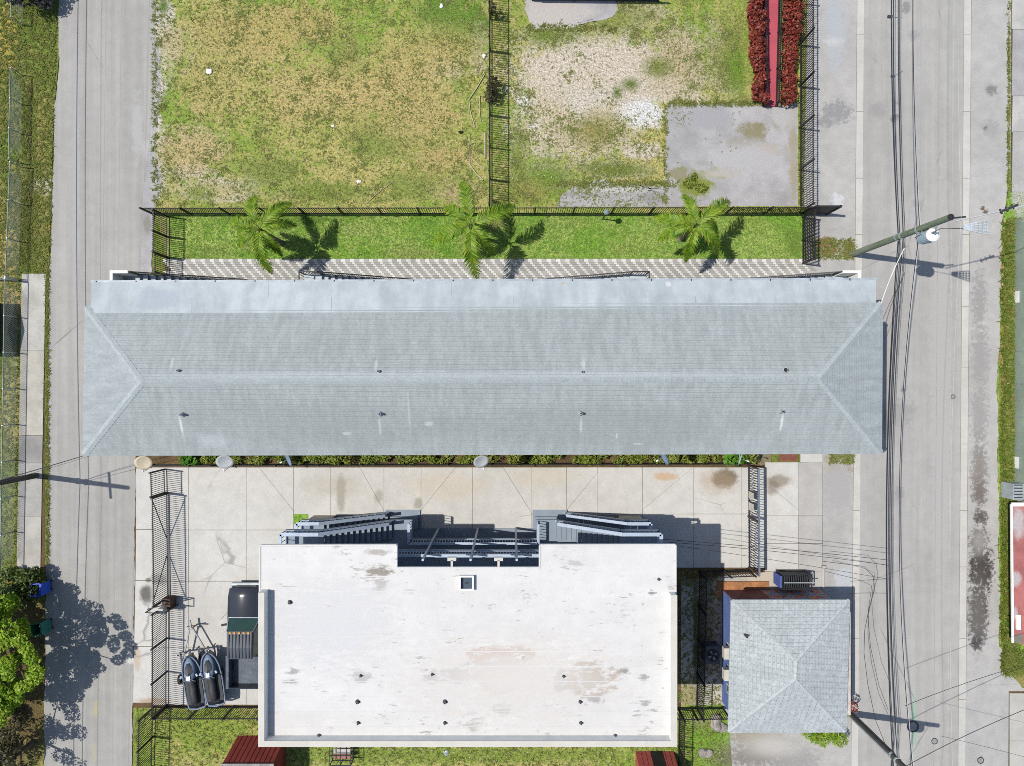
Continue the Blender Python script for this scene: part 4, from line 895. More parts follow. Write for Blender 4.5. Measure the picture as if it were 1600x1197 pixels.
# west side of the car park: panel, sliding gate with braces, fence
fence('picket_fence', 'short black picket panel beside the car park gate under the long eave', (258.5, 733), (259.5, 769), 1.75, .112, 1.3)
gt = fence('sliding_gate', 'black sliding picket gate with crossed braces on the alley side', (262.5, 771), (264.5, 932), 1.85, .112, 5.9, cat='gate', ends=True)
for z0_, z1_, ya, yb in ((.2, 1.75, 839, 775), (.2, 1.75, 868, 928)):
    MB().beam(g(263, ya, z0_), g(263, yb, z1_), .035).build('brace', M_black, gt)
MB().beam(g(263, 770, .02), g(265, 1000, .02), .07, .03).build('track', M_dark, gt)
fence('picket_fence', 'black picket fence with diagonal stays along the alley beside the jet skis', (262, 945), (261.5, 1100), 1.8, .112, 1.75)
fence('picket_fence', 'black picket fence behind the jet skis along the south yard', (262, 1103), (470, 1103), 1.65, .125, 2.0)
fence('picket_fence', 'black picket fence running south from the car park corner beside the alley', (241, 1104), (236, 1290), 1.75, .125, 1.9)
eg = fence('sliding_gate', 'rusty picket gate at the street end of the car park', (1168, 727), (1169, 886), 1.8, .14, 2.6, cat='gate', postmat=M_rust, pw_=.03)
MB().beam(g(1168, 727, 1.82), g(1169, 886, 1.82), .09, .07).build('top_rail', pbr('steel_blue_paint', A(128, 144, 164), .5), eg)
for ya, yb in ((766, 777), (783, 795)): MB().box(X(1167), X(1168), Yw(yb), Yw(ya), .3, 1.0).build('plate', M_trim, eg)
fence('low_fence', 'low black fence edging the shrubs along the long building', (240, 725.5), (1163, 722.5), .95, .112, 2.4, railw=.05)
# cottage fences
fence('picket_fence', 'black picket fence between the white block and the blue cottage', (1092, 893), (1087, 1104), 1.75, .12, 1.9)
fence('picket_fence', 'black picket fence at the back of the cottage porch', (1093, 892), (1166, 889), 1.6, .14, 1.4)
fence('picket_fence', 'short black picket fence between white block corner and cottage', (1030, 1105), (1128, 1104), 1.6, .125, 1.9)
fence('picket_fence', 'black picket fence running south past the white block corner', (1060, 1108), (1058, 1280), 1.6, .125, 1.9)
fence('picket_fence', 'black fence at the far north edge behind the pale concrete pad', (832, 1), (1028, 3), 1.2, .125, 2.3, railw=.12)
for xx, lab in ((1190, 'black railing on the left side of the red walkway'), (1217, 'black railing on the right side of the red walkway')):
    fence('railing', lab, (xx, -60), (xx + (3 if xx < 1200 else -6), 166), .75, .11, 2.0, cat='railing', railw=.06)
struct(MB().prism([g(1190, -80)[:2], g(1219, -80)[:2], g(1214, 167)[:2], g(1196, 167)[:2]], -.01, .12).build('red_walkway', pbr('red_floor_paint', A(206, 94, 108), .75, .12, .9, .08, 18, .05)))

# chain link fences
def chain(label, a, b, h, post=2.0, mesh=None, grp=None, second=None):
    A0, B0 = Vector(g(*a)), Vector(g(*b)); L = (B0 - A0).length; d = (B0 - A0) / L
    t = thing('chain_link_fence', label, 'fence', tuple(A0), grp)
    MB().tube([A0 + Vector((0, 0, h)), B0 + Vector((0, 0, h))], .03, 6).build('top_rail', pbr('fence_rail', (.16, .20, .19), .6), t)
    n = max(1, round(L / post)); f0 = None
    for k in range(n + 1):
        p = A0 + d * (L * k / n)
        MB().tube([(p.x, p.y, -.02), (p.x, p.y, h + .03)], .03, 6).build('post', M_galv, t)
    if mesh:
        MB().hexa([A0 + Vector((0, 0, .05)), B0 + Vector((0, 0, .05)), B0 + Vector((.01, 0, .05)), A0 + Vector((.01, 0, .05))], [A0 + Vector((0, 0, h)), B0 + Vector((0, 0, h)), B0 + Vector((.01, 0, h)), A0 + Vector((.01, 0, h))]).build('windscreen', mesh, t)
    else:
        mb = MB(); m = int(L / .11); 
        for k in range(m):
            p = A0 + d * (.11 * k)
            for sgn in (1, -1):
                q = p + d * (sgn * h * .9)
                f = (q - A0).dot(d); 
                zt = h
                if f < 0 or f > L:
                    continue
                mb.beam(p + Vector((0, 0, .03)), q + Vector((0, 0, h)), .006)
        w_ = mb.build('wire_mesh', M_galv, t); w_['kind'] = 'stuff'
    return t
chain('chain link fence with pale top rail beside the northern verge', (36, 118), (33, 256), 1.0, 1.75)
chain('chain link fence with pale rail along the verge beside the alley', (36, 262), (29, 436), 1.05, 1.9)
chain('short chain link return ending at the west sidewalk', (29, 438), (-60, 436), 1.05, 2.6)
chain('chain link fence behind the west sidewalk', (29, 440), (22, 886), 1.1, 2.1)
chain('far northern end of chain link fence in tall weeds by the alley', (36, 40), (40, -60), 1.0, 1.9)
M_screen = pbr('green_windscreen', A(196, 214, 196), .8, .12, .6, .1, 12, .05, alpha=.55)
chain('chain link fence with faded green windscreen along the east verge', (1584, 346), (1583, 752), 1.7, 1.95, M_screen)

# =================================================================== POLES AND WIRES
M_pole = pbr('treated_pole', A(142, 156, 132), .85, .3, 1.5, .3, 20, .3, stretch=(2, 2, .3)); M_poleb = pbr('dark_pole', (.06, .055, .05), .85, .2, 2, .2, 20, .2)
def pole(label, base, h, mat, r0=.16, r1=.12, name='utility_pole'):
    b = Vector(g(*base)); t = thing(name, label, 'pole', tuple(b))
    MB().tube([(b.x, b.y, -.05), (b.x, b.y, h)], [r0, r1], 20).build('shaft', mat, t)
    return t, b
pl, b = pole('greenish utility pole carrying a white transformer beside the street', (1333, 397), 8.9, M_pole, .17, .14)
MB().cyl((b.x, b.y), .15, 8.9, 8.92, 14).build('cap', M_black, pl)
MB().beam((b.x - .02, b.y - .1, 7.9), (b.x + .1, b.y - .45, 7.6), .05).build('bracket', M_galv, pl)
for z in (4.6, 5.0, 6.4): MB().cyl((b.x, b.y), .18, z - .05, z + .05, 12).build('clamp', M_galv, pl)
ins = MB().tube([(b.x + .12, b.y, 8.7), (b.x + .75, b.y + .05, 8.75)], .04, 8).build('insulator_arm', M_dark, pl)
# a fan shaped slotted guard on the span wire
fan = thing('cable_guard', 'white slotted fan shaped guard hanging beside the pole top', 'cable guard', P(1524, 355, 9.0))
a0, a1 = P(1505, 352, 8.9), P(1505, 358, 8.9); a2, a3 = P(1543, 366, 9.4), P(1543, 344, 9.4)
mb = MB(); up_ = (0, 0, .03); fr = lambda q, u: lerp(lerp(a0, a3, q), lerp(a1, a2, q), u)
for u in (0, .5, 1): mb.beam(fr(0, u), fr(1, u), .045, .03)
for u in (.25, .75): mb.beam(fr(.3, u), fr(1, u), .05, .03)
for q_ in (.02, .3, .48, .66, .82, .99): mb.beam(fr(q_, 0), fr(q_, 1), .055, .03)
M_guard = pbr('guard_grey', A(196, 206, 214), .6)
mb.build('frame', M_guard, fan)
mb = MB(); mb.poly([fr(0, 0), fr(.35, 0), fr(.35, 1), fr(0, 1)]); mb.poly([dz(fr(0, 1), .012), dz(fr(.35, 1), .012), dz(fr(.35, 0), .012), dz(fr(0, 0), .012)]); mb.build('plate', M_guard, fan)
tr = thing('transformer', 'white pole mounted transformer drum high over the street', 'transformer', g(1340, 407, 6.55))
c = g(1337, 409.5)
MB().tube([(c[0], c[1], 6.5), (c[0], c[1], 6.55), (c[0], c[1], 7.3)], [.22, .29, .29], 20).build('tank', pbr('transformer_blue', A(190, 214, 228), .5), tr, smooth_=False)
MB().tube([(c[0], c[1], 7.302), (c[0], c[1], 7.36), (c[0], c[1], 7.42)], [.31, .31, .2], 20).build('lid', M_white, tr)
for dx_, dy_ in ((.1, .05), (-.1, .08)): MB().tube([(c[0] + dx_, c[1] + dy_, 7.38), (c[0] + dx_, c[1] + dy_, 7.62)], [.05, .03], 8).build('bushing', M_galv, tr)
for z in (6.8, 7.1): MB().beam((c[0], c[1] + .28, z), (b.x, b.y - .15, z), .06).build('hanger', M_dark, tr)
p2, b2 = pole('dark utility pole beside the cottage corner with wire bundles', (1327, 1115), 8.9, M_poleb)
MB().cyl((b2.x + .22, b2.y - .30), .27, 5.9, 6.7, 18).build('transformer', M_galv, p2)
MB().beam((b2.x + .1, b2.y - .02, 6.3), (b2.x + .22, b2.y - .3, 6.3), .06).build('bracket', M_dark, p2)
for z in (4.5, 5.0): MB().cyl((b2.x, b2.y), .18, z - .05, z + .05, 12).build('clamp', M_galv, p2)
MB().tube([(b2.x - .17, b2.y + .02, 0), (b2.x - .16, b2.y + .02, 4.6)], .05, 8).build('conduit', M_galv, p2)
MB().tube([(b2.x + .05, b2.y + .18, 0), (b2.x + .05, b2.y + .17, 4.6)], .04, 8).build('conduit', M_dark, p2)
p3, b3 = pole('dark utility pole on the west verge beside the alley sidewalk', (57, 743), 9.2, M_poleb)
MB().beam((b3.x - .06, b3.y + .75, 7.4), (b3.x + .05, b3.y - .75, 7.4), .1, .1).build('crossarm', M_poleb, p3)
for z in (4.2, 5.0): MB().cyl((b3.x, b3.y), .18, z - .05, z + .05, 12).build('clamp', M_galv, p3)
def span(p, q, sag, n=18):
    return [tuple(lerp(p, q, i / n)[:2]) + (lerp(p, q, i / n)[2] - 4 * sag * (i / n) * (1 - i / n),) for i in range(n + 1)]
def wire(label, pts, r=.014, mat=M_cable, name='overhead_wire', group=None):
    o = MB().tube(pts, r, 5).build(name, mat); return tag(o, label, 'wire', group)
def pline(z, dx_=0.0, s1=.9, s2=.9, dzs=(0, 0, 0)):
    n0 = g(1341 + dx_, -330, z); a = g(1335 + dx_, 397, z + dzs[0]); c_ = g(1327 + dx_, 1115, z + dzs[1]); d = g(1319 + dx_, 1840, z + dzs[2])
    return span(n0, a, s1)[:-1] + span(a, c_, s2)[:-1] + span(c_, d, s1)
wire('thick black cable bundle nearest the long roof along the street', pline(4.55, 0, .85, .85), .028)
wire('black cable next to the thickest bundle along the street', pline(4.62, 1.2, .8, .95), .018)
wire('twisted black cable running over the street past the transformer pole', pline(5.0, 0, .65, .95), .022)
wire('thin black cable wrapped beside the twisted cable', pline(5.05, 2, .7, 1.0), .012)
wire('upper black service wire over the middle of the street lane', pline(6.4, 0, .75, 1.5), .018)
wire('pale upper service wire weaving beside its black twin', pline(6.42, 1.2, .85, 1.55), .012, M_cableg)
wire('thin pale line high along the east side of the street', span(g(1352, -330, 9.2), g(1344, 397, 9.0), .5)[:-1] + span(g(1344, 397, 9.0), g(1335, 1115, 9.0), .5)[:-1] + span(g(1335, 1115, 9.0), g(1326, 1840, 9), .5), .006, M_cableg)
wire('slack cable loop hanging beside the cottage roof', [P(x, y, z) for x, y, z in ((1285, 877, 3.3), (1350, 885, 3.4), (1364, 900, 3.4), (1367, 920, 3.4), (1358, 950, 3.4), (1351, 985, 3.4), (1350, 1020, 3.4), (1356, 1070, 3.5), (1368, 1125, 3.7), (1384, 1165, 4.0))], .013)
wire('second slack cable loop inside the first beside the street', [P(x, y, z) for x, y, z in ((1290, 893, 3.3), (1340, 905, 3.3), (1362, 915, 3.4), (1356, 960, 3.4), (1360, 1010, 3.5), (1373, 1070, 3.6), (1388, 1110, 3.9))], .011)
wire('service drop from street cables to the east wall of the white block', span(P(1387, 875, 3.7), g(1005, 812, 5.0), .25), .013)
wire('second service drop sagging to the white block east wall', span(P(1387, 883, 3.7), g(1005, 818, 4.6), .5), .012)
wire('thin service drop crossing the rusty gate to the white block', span(P(1388, 905, 3.75), g(1005, 822, 4.3), .3), .010)
wire('short wire from the street cables to the cottage north eave', span(P(1386, 927, 3.7), P(1320, 928, 3.2), .1), .012)
wire('white service drop from transformer pole to the long roof corner', span(P(1413, 388, 5.1), P(1377, 474, 6.15), .15), .018, M_white)
wire('black drop wire from street cables to the long roof east eave', span(P(1408, 440, 4.9), P(1379, 500, 5.9), .1), .010)
sw = span(P(1492, 346, 8.75), P(1680, 303, 8.9), .1)
wire('pale span wire from the transformer pole top toward the east', sw, .028, M_cableg)
it = thing('strain_insulator', 'dark strain insulator on the span wire at the east edge', 'insulator', P(1575, 326, 8.75))
MB().tube([P(1563, 331, 8.75), P(1570, 328, 8.75), P(1590, 320, 8.8)], [.07, .05, .06], 8).build('body', M_dark, it)
for q_ in (0, 1, 2): MB().tube([P(1563 + q_ * 9, 331 - q_ * 3.8, 8.7), P(1565 + q_ * 9, 330.2 - q_ * 3.8, 8.72)], .13, 12).build('shed', M_dark, it)
wire('thin wire crossing the street northeast from the cottage pole', span(P(1414, 1103, 5.6), P(1640, 1028, 6.0), .2), .013)
wire('black wire crossing the street from the south pole to the east driveway', span(P(1400, 1206, 5.5), P(1660, 1086, 5.8), .25), .016)
wire('thin grey wire crossing the street low to the southeast', span(P(1470, 1150, 4.6), P(1680, 1205, 5.0), .15), .008)
wire('black loop of transformer leads beside the pole', [P(x, y, z) for x, y, z in ((1440, 366, 6.9), (1430, 371, 6.6), (1437, 378, 6.4), (1450, 380, 6.6), (1460, 377, 7.2))], .016)
wire('dark lead from the transformer lid to the slotted guard', [P(x, y, z) for x, y, z in ((1457, 364, 7.6), (1470, 357, 8.3), (1488, 357, 8.6), (1506, 357, 8.9))], .016)
# alley line on the west poles
def aline(z, dx_, sag): return span(g(62 + dx_, -330, z), g(57 + dx_, 743, z), sag)[:-1] + span(g(57 + dx_, 743, z), g(52 + dx_, 1700, z), sag)
wire('black cable on the west pole line above the verge', aline(4.4, 0, .5), .022)
wire('higher black cable on the west pole line above the verge', aline(5.2, 1, .5), .02)
wire('upper thin wire on the west pole line', aline(7.5, -14, .3), .007)
wire('service wire from the west pole to the long roof southwest corner', span(g(57, 743, 4.8), P(131, 712, 5.9), .1), .012)
wire('service wire from the west pole across the alley to the long wall', span(g(57, 743, 4.5), g(240, 690, 4.9), .35), .012)
wire('lower service wire from the west pole across the alley to the eave', span(g(57, 745, 4.3), g(238, 692, 4.5), .6), .008)

# =================================================================== PALMS
M_frond = leafmat('palm_green', A(84, 140, 26), A(180, 212, 60), .35, A(226, 216, 92)); M_rach = pbr('palm_rachis', A(120, 140, 50), .6, .15, 3); M_ptr = pbr('palm_trunk', A(150, 140, 122), .85, .2, 3, .2, 20, .3)
def palm(label, base, hz_, fronds, seed):
    R = random.Random(seed); b = g(*base); t = thing('palm_tree', label, 'palm', b, 'palms on the lawn'); fronds = [(q0, q1 * (1.14, 1.26, 1.2)[seed - 1], q2) for q0, q1, q2 in fronds if q1 > 1.25]
    MB().tube([(b[0], b[1], -.05), (b[0], b[1], .5), (b[0] + .02, b[1], 1.6), (b[0], b[1], hz_ - .9), (b[0], b[1], hz_)], [.17, .15, .12, .11, .07], 10).build('trunk', M_ptr, t, smooth_=True)
    MB().tube([(b[0], b[1], hz_ - 1.0), (b[0], b[1], hz_ - .4), (b[0], b[1], hz_ + .15)], [.125, .12, .05], 10).build('crownshaft', M_rach, t, smooth_=True)
    for (deg, L, droop) in fronds:
        an = math.radians(deg); d = Vector((math.cos(an), math.sin(an), 0)); sd_ = Vector((-d.y, d.x, 0))
        n = 22; rz = []
        for i in range(n + 1):
            u = i / n; r_ = L * (u - .12 * u * u * droop); z = hz_ - .05 + L * (.62 * u - (.55 + .55 * droop) * u * u)
            side = .10 * L * math.sin(u * 2.2) * (1 if (seed + int(deg)) % 2 else -1)
            rz.append(Vector((b[0], b[1], z)) + d * r_ + sd_ * side)
        mb = MB(); mb.tube(rz, [.028 * (1 - .8 * i / n) for i in range(n + 1)], 5)
        f = mb.build('frond', M_rach, t)
        lf = MB()
        for i in range(3, n + 1):
            u = i / n
            for rep in (0, .33, .66):
                p = rz[i - 1].lerp(rz[i], rep)
                tg = (rz[i] - rz[i - 1]).normalized()
                for s_ in (-1, 1):
                    ll = L * .25 * (math.sin(math.pi * min(1, .18 + u * .78)) ** .7) * R.uniform(.8, 1.15); w_ = .026
                    dr = (tg * R.uniform(.75, 1.15) + sd_ * s_ * 1.0 + Vector((0, 0, R.uniform(-.15, .45)))).normalized()
                    m_ = p + dr * ll * .55; e_ = p + dr * ll + Vector((0, 0, -.28 * ll * R.uniform(.6, 1.4)))
                    pr = tg * w_
                    lf.poly([p - pr, p + pr, m_ + pr * 1.1, m_ - pr * 1.1]); lf.poly([m_ - pr * 1.1, m_ + pr * 1.1, e_])
        lf.build('leaflets', M_frond, f)
    return t
palm('palm on the lawn nearest the alley, its crown over the fence', (440, 380), 3.6, [(98, 1.9, .7), (40, 2.0, .6), (150, 1.75, .8), (172, 1.5, 1.1), (200, 1.6, 1.0), (8, 1.7, 1.0), (248, 1.5, 1.2), (285, 2.1, .8), (300, 1.5, 1.3), (65, 1.2, .5), (120, 1.2, .4)], 1)
palm('middle palm on the lawn, beside the fence dividing the vacant lots', (741, 373), 3.6, [(108, 2.1, .6), (32, 2.2, .6), (150, 1.6, .9), (193, 1.9, .9), (282, 2.3, .7), (318, 1.7, 1.1), (255, 1.0, .6), (60, 1.0, .4), (350, 1.2, 1.3)], 2)
palm('palm on the lawn nearest the street, in front of the asphalt pad', (1063, 373), 3.6, [(100, 1.7, .8), (30, 2.1, .6), (158, 1.9, .8), (205, 1.8, .9), (265, 1.7, 1.0), (310, 1.8, 1.0), (350, 1.3, 1.2), (62, 1.1, .5), (130, 1.1, .5)], 3)

# =================================================================== TREES, SHRUBS
M_bark = pbr('bark', (.10, .075, .055), .9, .3, 3, .2, 20, .4)
M_leaf = leafmat('bright_leaf', A(118, 174, 22), A(204, 234, 76), .45); M_leafd = leafmat('dark_leaf', A(66, 70, 44), A(110, 100, 68), .2); M_leafp = leafmat('purple_leaf', A(50, 52, 66), A(84, 80, 88), .15)
M_shrub = leafmat('shrub_leaf', A(110, 148, 44), A(186, 194, 84), .35); M_red = leafmat('red_leaf', A(136, 50, 42), A(192, 92, 72), .25, A(96, 74, 50)); M_brown = leafmat('brown_leaf', A(110, 74, 46), A(150, 110, 70), .15)
def tree(name, label, base, limbs, clumps, leaf, size, cat='tree', group=None, r0=.16, up=.55, asp=.55):
    b = g(*base); t = thing(name, label, cat, b, group); top = g(base[0] + limbs[0][0], base[1] + limbs[0][1], limbs[0][2])
    MB().tube([(b[0], b[1], -.05), lerp(b, top, .5), top], [r0, r0 * .8, r0 * .6], 8).build('trunk', M_bark, t, smooth_=True)
    for (dx_, dy_, z) in limbs[1:]:
        e_ = g(base[0] + dx_, base[1] + dy_, z); m_ = lerp(top, e_, .5); m_ = (m_[0], m_[1], m_[2] + .15)
        MB().tube([top, m_, e_], [r0 * .5, r0 * .3, r0 * .1], 6).build('limb', M_bark, t)
    leaves('crown', leaf, [(*g(x, y, z), rx, ry, rz, n) for x, y, z, rx, ry, rz, n in clumps], size, t, up, asp); return t
cl = []
R = random.Random(5)
def clear(x, y, z):
    k_ = 1 - z / H; xi, yi = (x - 800) / k_ + 800, (y - 598.5) / k_ + 598.5
    return xi > 42 and (abs(yi - 985) < 24 or abs(yi - 923) < 26)
while len(cl) < 140:
    y = R.uniform(912, 1082); w_ = max(0, math.sin((y - 900) / 190 * math.pi))
    x = R.uniform(-70, 60 + 52 * w_); z = R.uniform(2.9, 4.8) - .6 * (abs(y - 995) / 80)
    if clear(x, y, z): continue
    cl.append((x, y, z, R.uniform(.3, .6), R.uniform(.3, .6), R.uniform(.2, .35), 210))
for x, y in ((138, 1000), (130, 985), (118, 1022), (134, 1012), (112, 958), (122, 968)): cl.append((x, y, 4.3, .42, .3, .22, 170))
tree('broadleaf_tree', 'bright green leafy tree overhanging the alley behind the bins', (58, 1003), [(4, -2, 1.7), (40, -40, 3.8), (60, -10, 4.2), (60, 20, 4.0), (20, 50, 3.8), (10, -60, 3.6), (-20, 20, 3.9), (75, -22, 4.3)], cl, M_leaf, .09, up=.75)
cl = []
for _ in range(60):
    y = R.uniform(1062, 1240); cl.append((R.uniform(-60, 76), y, R.uniform(1.6, 3.4), R.uniform(.35, .7), R.uniform(.35, .7), .3, 130))
tree('bare_tree', 'dark brownish tree at the bottom left corner over the alley edge', (50, 1160), [(3, -2, 1.1), (30, -40, 2.4), (34, 20, 2.4), (-20, 30, 2.4), (10, -70, 2.0)], cl, M_leafd, .085)
cl = [(R.uniform(20, 76), R.uniform(885, 935), R.uniform(.4, 1.2), .5, .45, .35, 130) for _ in range(16)]
tree('shrub', 'dense dark green shrubs around the blue bin', (40, 905), [(2, -1, .5), (12, 8, .9), (-10, -8, .9)], cl, leafmat('deep_green_leaf', A(52, 78, 24), A(96, 120, 40), .2), .10, 'shrub')
cl = [(R.uniform(40, 100), R.uniform(-40, 22), R.uniform(.8, 1.9), .5, .5, .35, 150) for _ in range(16)]
tree('purple_shrub', 'dark purplish shrub leaning over the alley at the top edge', (66, -12), [(2, 2, .9), (15, 8, 1.6), (-15, -8, 1.6)], cl, M_leafp, .09, 'shrub')
tree('ivy_clump', 'green vine climbing the fence between the two vacant lots', (764, 145), [(0, 0, .6), (2, 3, 1.0)], [(770, 140, .7, .4, .5, .5, 260), (768, 155, .5, .45, .4, .4, 200)], M_leafd, .07, 'plant', r0=.03)
tree('ivy_clump', 'small dark vine on the dividing fence near the top edge', (768, 24), [(0, 0, .6), (1, 3, 1.0)], [(770, 24, .7, .25, .3, .4, 160)], M_leafd, .06, 'plant', r0=.03)
tree('fence_weeds', 'green creeper growing through the black fence beside the asphalt pad', (1180, 333), [(0, 0, .3), (3, 0, .7)], [(1145 + k * 14, 333, .9, .28, .12, .4, 70) for k in range(8)], M_shrub, .05, 'plant', r0=.02)
tree('weed_clump', 'yellow green weed clump on the asphalt pad by the fence', (1085, 290), [(0, 0, .1), (2, 2, .2)], [(1078, 286, .1, .45, .35, .12, 160), (1095, 294, .1, .4, .3, .12, 140), (1084, 276, .1, .2, .2, .1, 60)], M_shrub, .06, 'plant', r0=.02)
# row of shrubs along the long building
x = 292; k = 0
while x < 1130:
    wd = random.uniform(44, 62)
    cl = [(x + random.uniform(0, wd), 714 + random.uniform(-5, 7), random.uniform(.25, .55), random.uniform(.22, .4), random.uniform(.18, .28), .2, 60) for _ in range(11)]
    tree('shrub', 'low yellow green shrub in the row under the long south eave', (x + wd / 2, 714), [(0, 0, .2), (5, 2, .4)], cl, M_shrub, .075, 'shrub', 'shrubs along the long building', r0=.03)
    x += wd + random.uniform(0, 8); k += 1
M_big = leafmat('broad_leaf', A(60, 130, 30), A(130, 190, 60), .3)
tree('broad_leaf_plant', 'bright broad leaved plant at the west end of the shrub row', (304, 717), [(0, 0, .3), (3, 2, .6)], [(301, 717, .65, .42, .3, .25, 60), (310, 720, .5, .25, .22, .2, 30)], M_big, .17, 'plant', r0=.03)
tree('broad_leaf_plant', 'glossy broad leaved plant beside the rusty gate', (1143, 716), [(0, 0, .3), (3, 2, .6)], [(1143, 715, .7, .75, .36, .3, 120)], M_big, .16, 'plant', r0=.03)
for lab, x in (('dark red leaved hedge on the left of the red walkway', 1175), ('dark red leaved hedge on the right of the red walkway', 1231)):
    cl = [(x + R.uniform(-8, 8) + (2 if x > 1200 else 2) - (6 * (yy / 160) if x > 1200 else -6 * yy / 160), yy + R.uniform(-4, 4), R.uniform(.3, .75), .32, .3, .28, 90) for yy in range(-50, 164, 7) for _ in range(2)]
    tree('red_hedge', lab, (x, 60), [(0, 0, .2), (0, 20, .5), (0, -20, .5)], cl, M_red, .085, 'hedge', r0=.03)
tree('palmetto', 'green feathery bush behind the cottage on its south side', (1268, 1128), [(0, 0, .4), (6, 6, .9)], [(1255 + 9 * q_, 1132 + (q_ % 3) * 5, 1.0, .4, .4, .25, 130) for q_ in range(6)] + [(1312, 1100, .8, .2, .3, .2, 60)], M_leaf, .2, 'bush', asp=.12, r0=.05)
tree('red_plant', 'small dark red plant at the foot of the cottage pole', (1318, 1090), [(0, 0, .3), (2, 0, .8)], [(1318, 1089, 1.2, .2, .35, .4, 110)], M_red, .07, 'plant', r0=.02)

# =================================================================== PICKUP TRUCK (nose to the north)
def L2W(o, rot):
    c_, s_ = math.cos(rot), math.sin(rot)
    return lambda x, y, z: (o[0] + x * c_ - y * s_, o[1] + x * s_ + y * c_, o[2] + z)
tk = thing('pickup_truck', 'black pickup truck with open bed tucked beside the white block', 'truck', (X(394), (Yw(905) + Yw(1064)) / 2, .032))
ty = tk.location.y; tx = tk.location.x; W = L2W((tx, ty, .032), 0)
M_tk = pbr('truck_paint', (.022, .025, .032), .13, .1, 1, .05, 40, 0, spec=.5); M_tyre = pbr('tyre', (.02, .02, .02), .9); M_rim = pbr('rim', (.35, .36, .38), .35, metal=.8)
M_glass = pbr('car_glass', (.022, .055, .05), .08, .05, 1, 0, 1, 0, spec=.7); M_chrome = pbr('chrome', (.6, .62, .65), .25, metal=.9); M_amber = pbr('amber', (.55, .24, .04), .4); M_bedl = pbr('bed_liner', (.07, .085, .105), .6, .25, 2, .3, 20, .2)
HW = .98
def sec(y, w_, z0, z1, crown=.04, ch=.1):
    return [W(-w_, y, z0), W(-w_, y, z1 - ch), W(-w_ + ch * .8, y, z1), W(0, y, z1 + crown), W(w_ - ch * .8, y, z1), W(w_, y, z1 - ch), W(w_, y, z0)]
body = MB().loft([sec(2.72, .80, .5, .86), sec(2.6, .92, .42, .98), sec(2.2, .97, .4, 1.06), sec(1.5, HW, .4, 1.10), sec(.95, HW, .4, 1.12), sec(.4, HW, .4, 1.13, .02), sec(-.9, HW, .4, 1.13, .02)]).build('body', M_tk, tk, smooth_=True, fixn=True)
MB().beam(W(-.9, 2.78, .62), W(.9, 2.78, .62), .16, .22).build('bumper', M_galv, tk, bevel=.04)
MB().box(*[v for v in (W(-.55, 0, 0)[0], W(.55, 0, 0)[0], W(0, 2.70, 0)[1], W(0, 2.76, 0)[1])], .66, .92).build('grille', M_dark, body)
for sx in (-1, 1): MB().beam(W(sx * .74, 2.66, .82), W(sx * .86, 2.58, .82), .1, .16).build('headlight', M_chrome, tk)
# cab: windscreen, roof with ribs, side glass
def ring(y, w_, z): return [W(-w_, y, z), W(w_, y, z)]
cabb = MB()
ws0, ws1 = ring(1.08, .86, 1.14), ring(.55, .70, 1.78); rr = ring(-.78, .68, 1.80); rb = ring(-.95, .84, 1.14)
M_roof = pbr('truck_roof', (.05, .06, .072), .45, .1, 1, .05, 40, 0)
cabb.poly([ws0[0], ws1[0], rr[0], rb[0]]); cabb.poly([ws0[1], rb[1], rr[1], ws1[1]]); cabb.poly([rb[0], rr[0], rr[1], rb[1]]); cabb.poly([ws1[0], ws1[1], rr[1], rr[0]]); cabb.poly([ws0[0], ws0[1], ws1[1], ws1[0]])
cab = cabb.build('cab', M_tk, tk, fixn=True)
def inset(q, k, off):
    c_ = tuple(sum(p[i] for p in q) / len(q) for i in range(3)); a_, b_, d_ = Vector(q[0]), Vector(q[1]), Vector(q[-1]); n_ = (b_ - a_).cross(d_ - a_).normalized() * off
    return [tuple(Vector(c_).lerp(Vector(p), k) + n_) for p in q]
MB().poly(inset([ws0[0], ws0[1], ws1[1], ws1[0]], .95, -.012)).build('windscreen', M_glass, cab)
fr_ = MB(); 
for a_, b_ in ((ws0[0], ws1[0]), (ws0[1], ws1[1]), (ws1[0], ws1[1]), (ws0[0], ws0[1])): fr_.beam(a_, b_, .05)
fr_.build('windscreen_frame', M_chrome, cab)
for q in ([ws0[0], ws1[0], rr[0], rb[0]], [ws0[1], rb[1], rr[1], ws1[1]]): MB().poly(inset(q, .82, -.012)).build('side_window', M_glass, cab)
MB().poly(inset([rb[1], rb[0], rr[0], rr[1]], .85, -.012)).build('rear_window', M_glass, cab)
rp = MB().loft([[W(-.70, .58, 1.78), W(-.66, .56, 1.85), W(.66, .56, 1.85), W(.70, .58, 1.78)], [W(-.70, -.3, 1.80), W(-.66, -.3, 1.90), W(.66, -.3, 1.90), W(.70, -.3, 1.80)], [W(-.69, -.92, 1.78), W(-.65, -.90, 1.87), W(.65, -.90, 1.87), W(.69, -.92, 1.78)]]).build('cab_roof', M_roof, cab, fixn=True)
for k in range(7): MB().beam(W(-.54 + k * .18, .42, 1.885), W(-.54 + k * .18, -.86, 1.89), .045, .035).build('roof_rib', M_tk, cab)
for k in range(5): MB().beam(W(-.5 + k * .25 - .05, .50, 1.875), W(-.5 + k * .25 + .05, .50, 1.875), .09, .05).build('marker_light', M_amber, cab)
for sx in (-1, 1): MB().beam(W(sx * .9, .75, 1.2), W(sx * 1.2, .72, 1.28), .08, .16).build('mirror', M_dark, tk)
MB().tube([W(-.9, 1.4, 1.1), W(-1.15, 1.1, 1.5)], .008, 5).build('antenna', M_dark, tk)
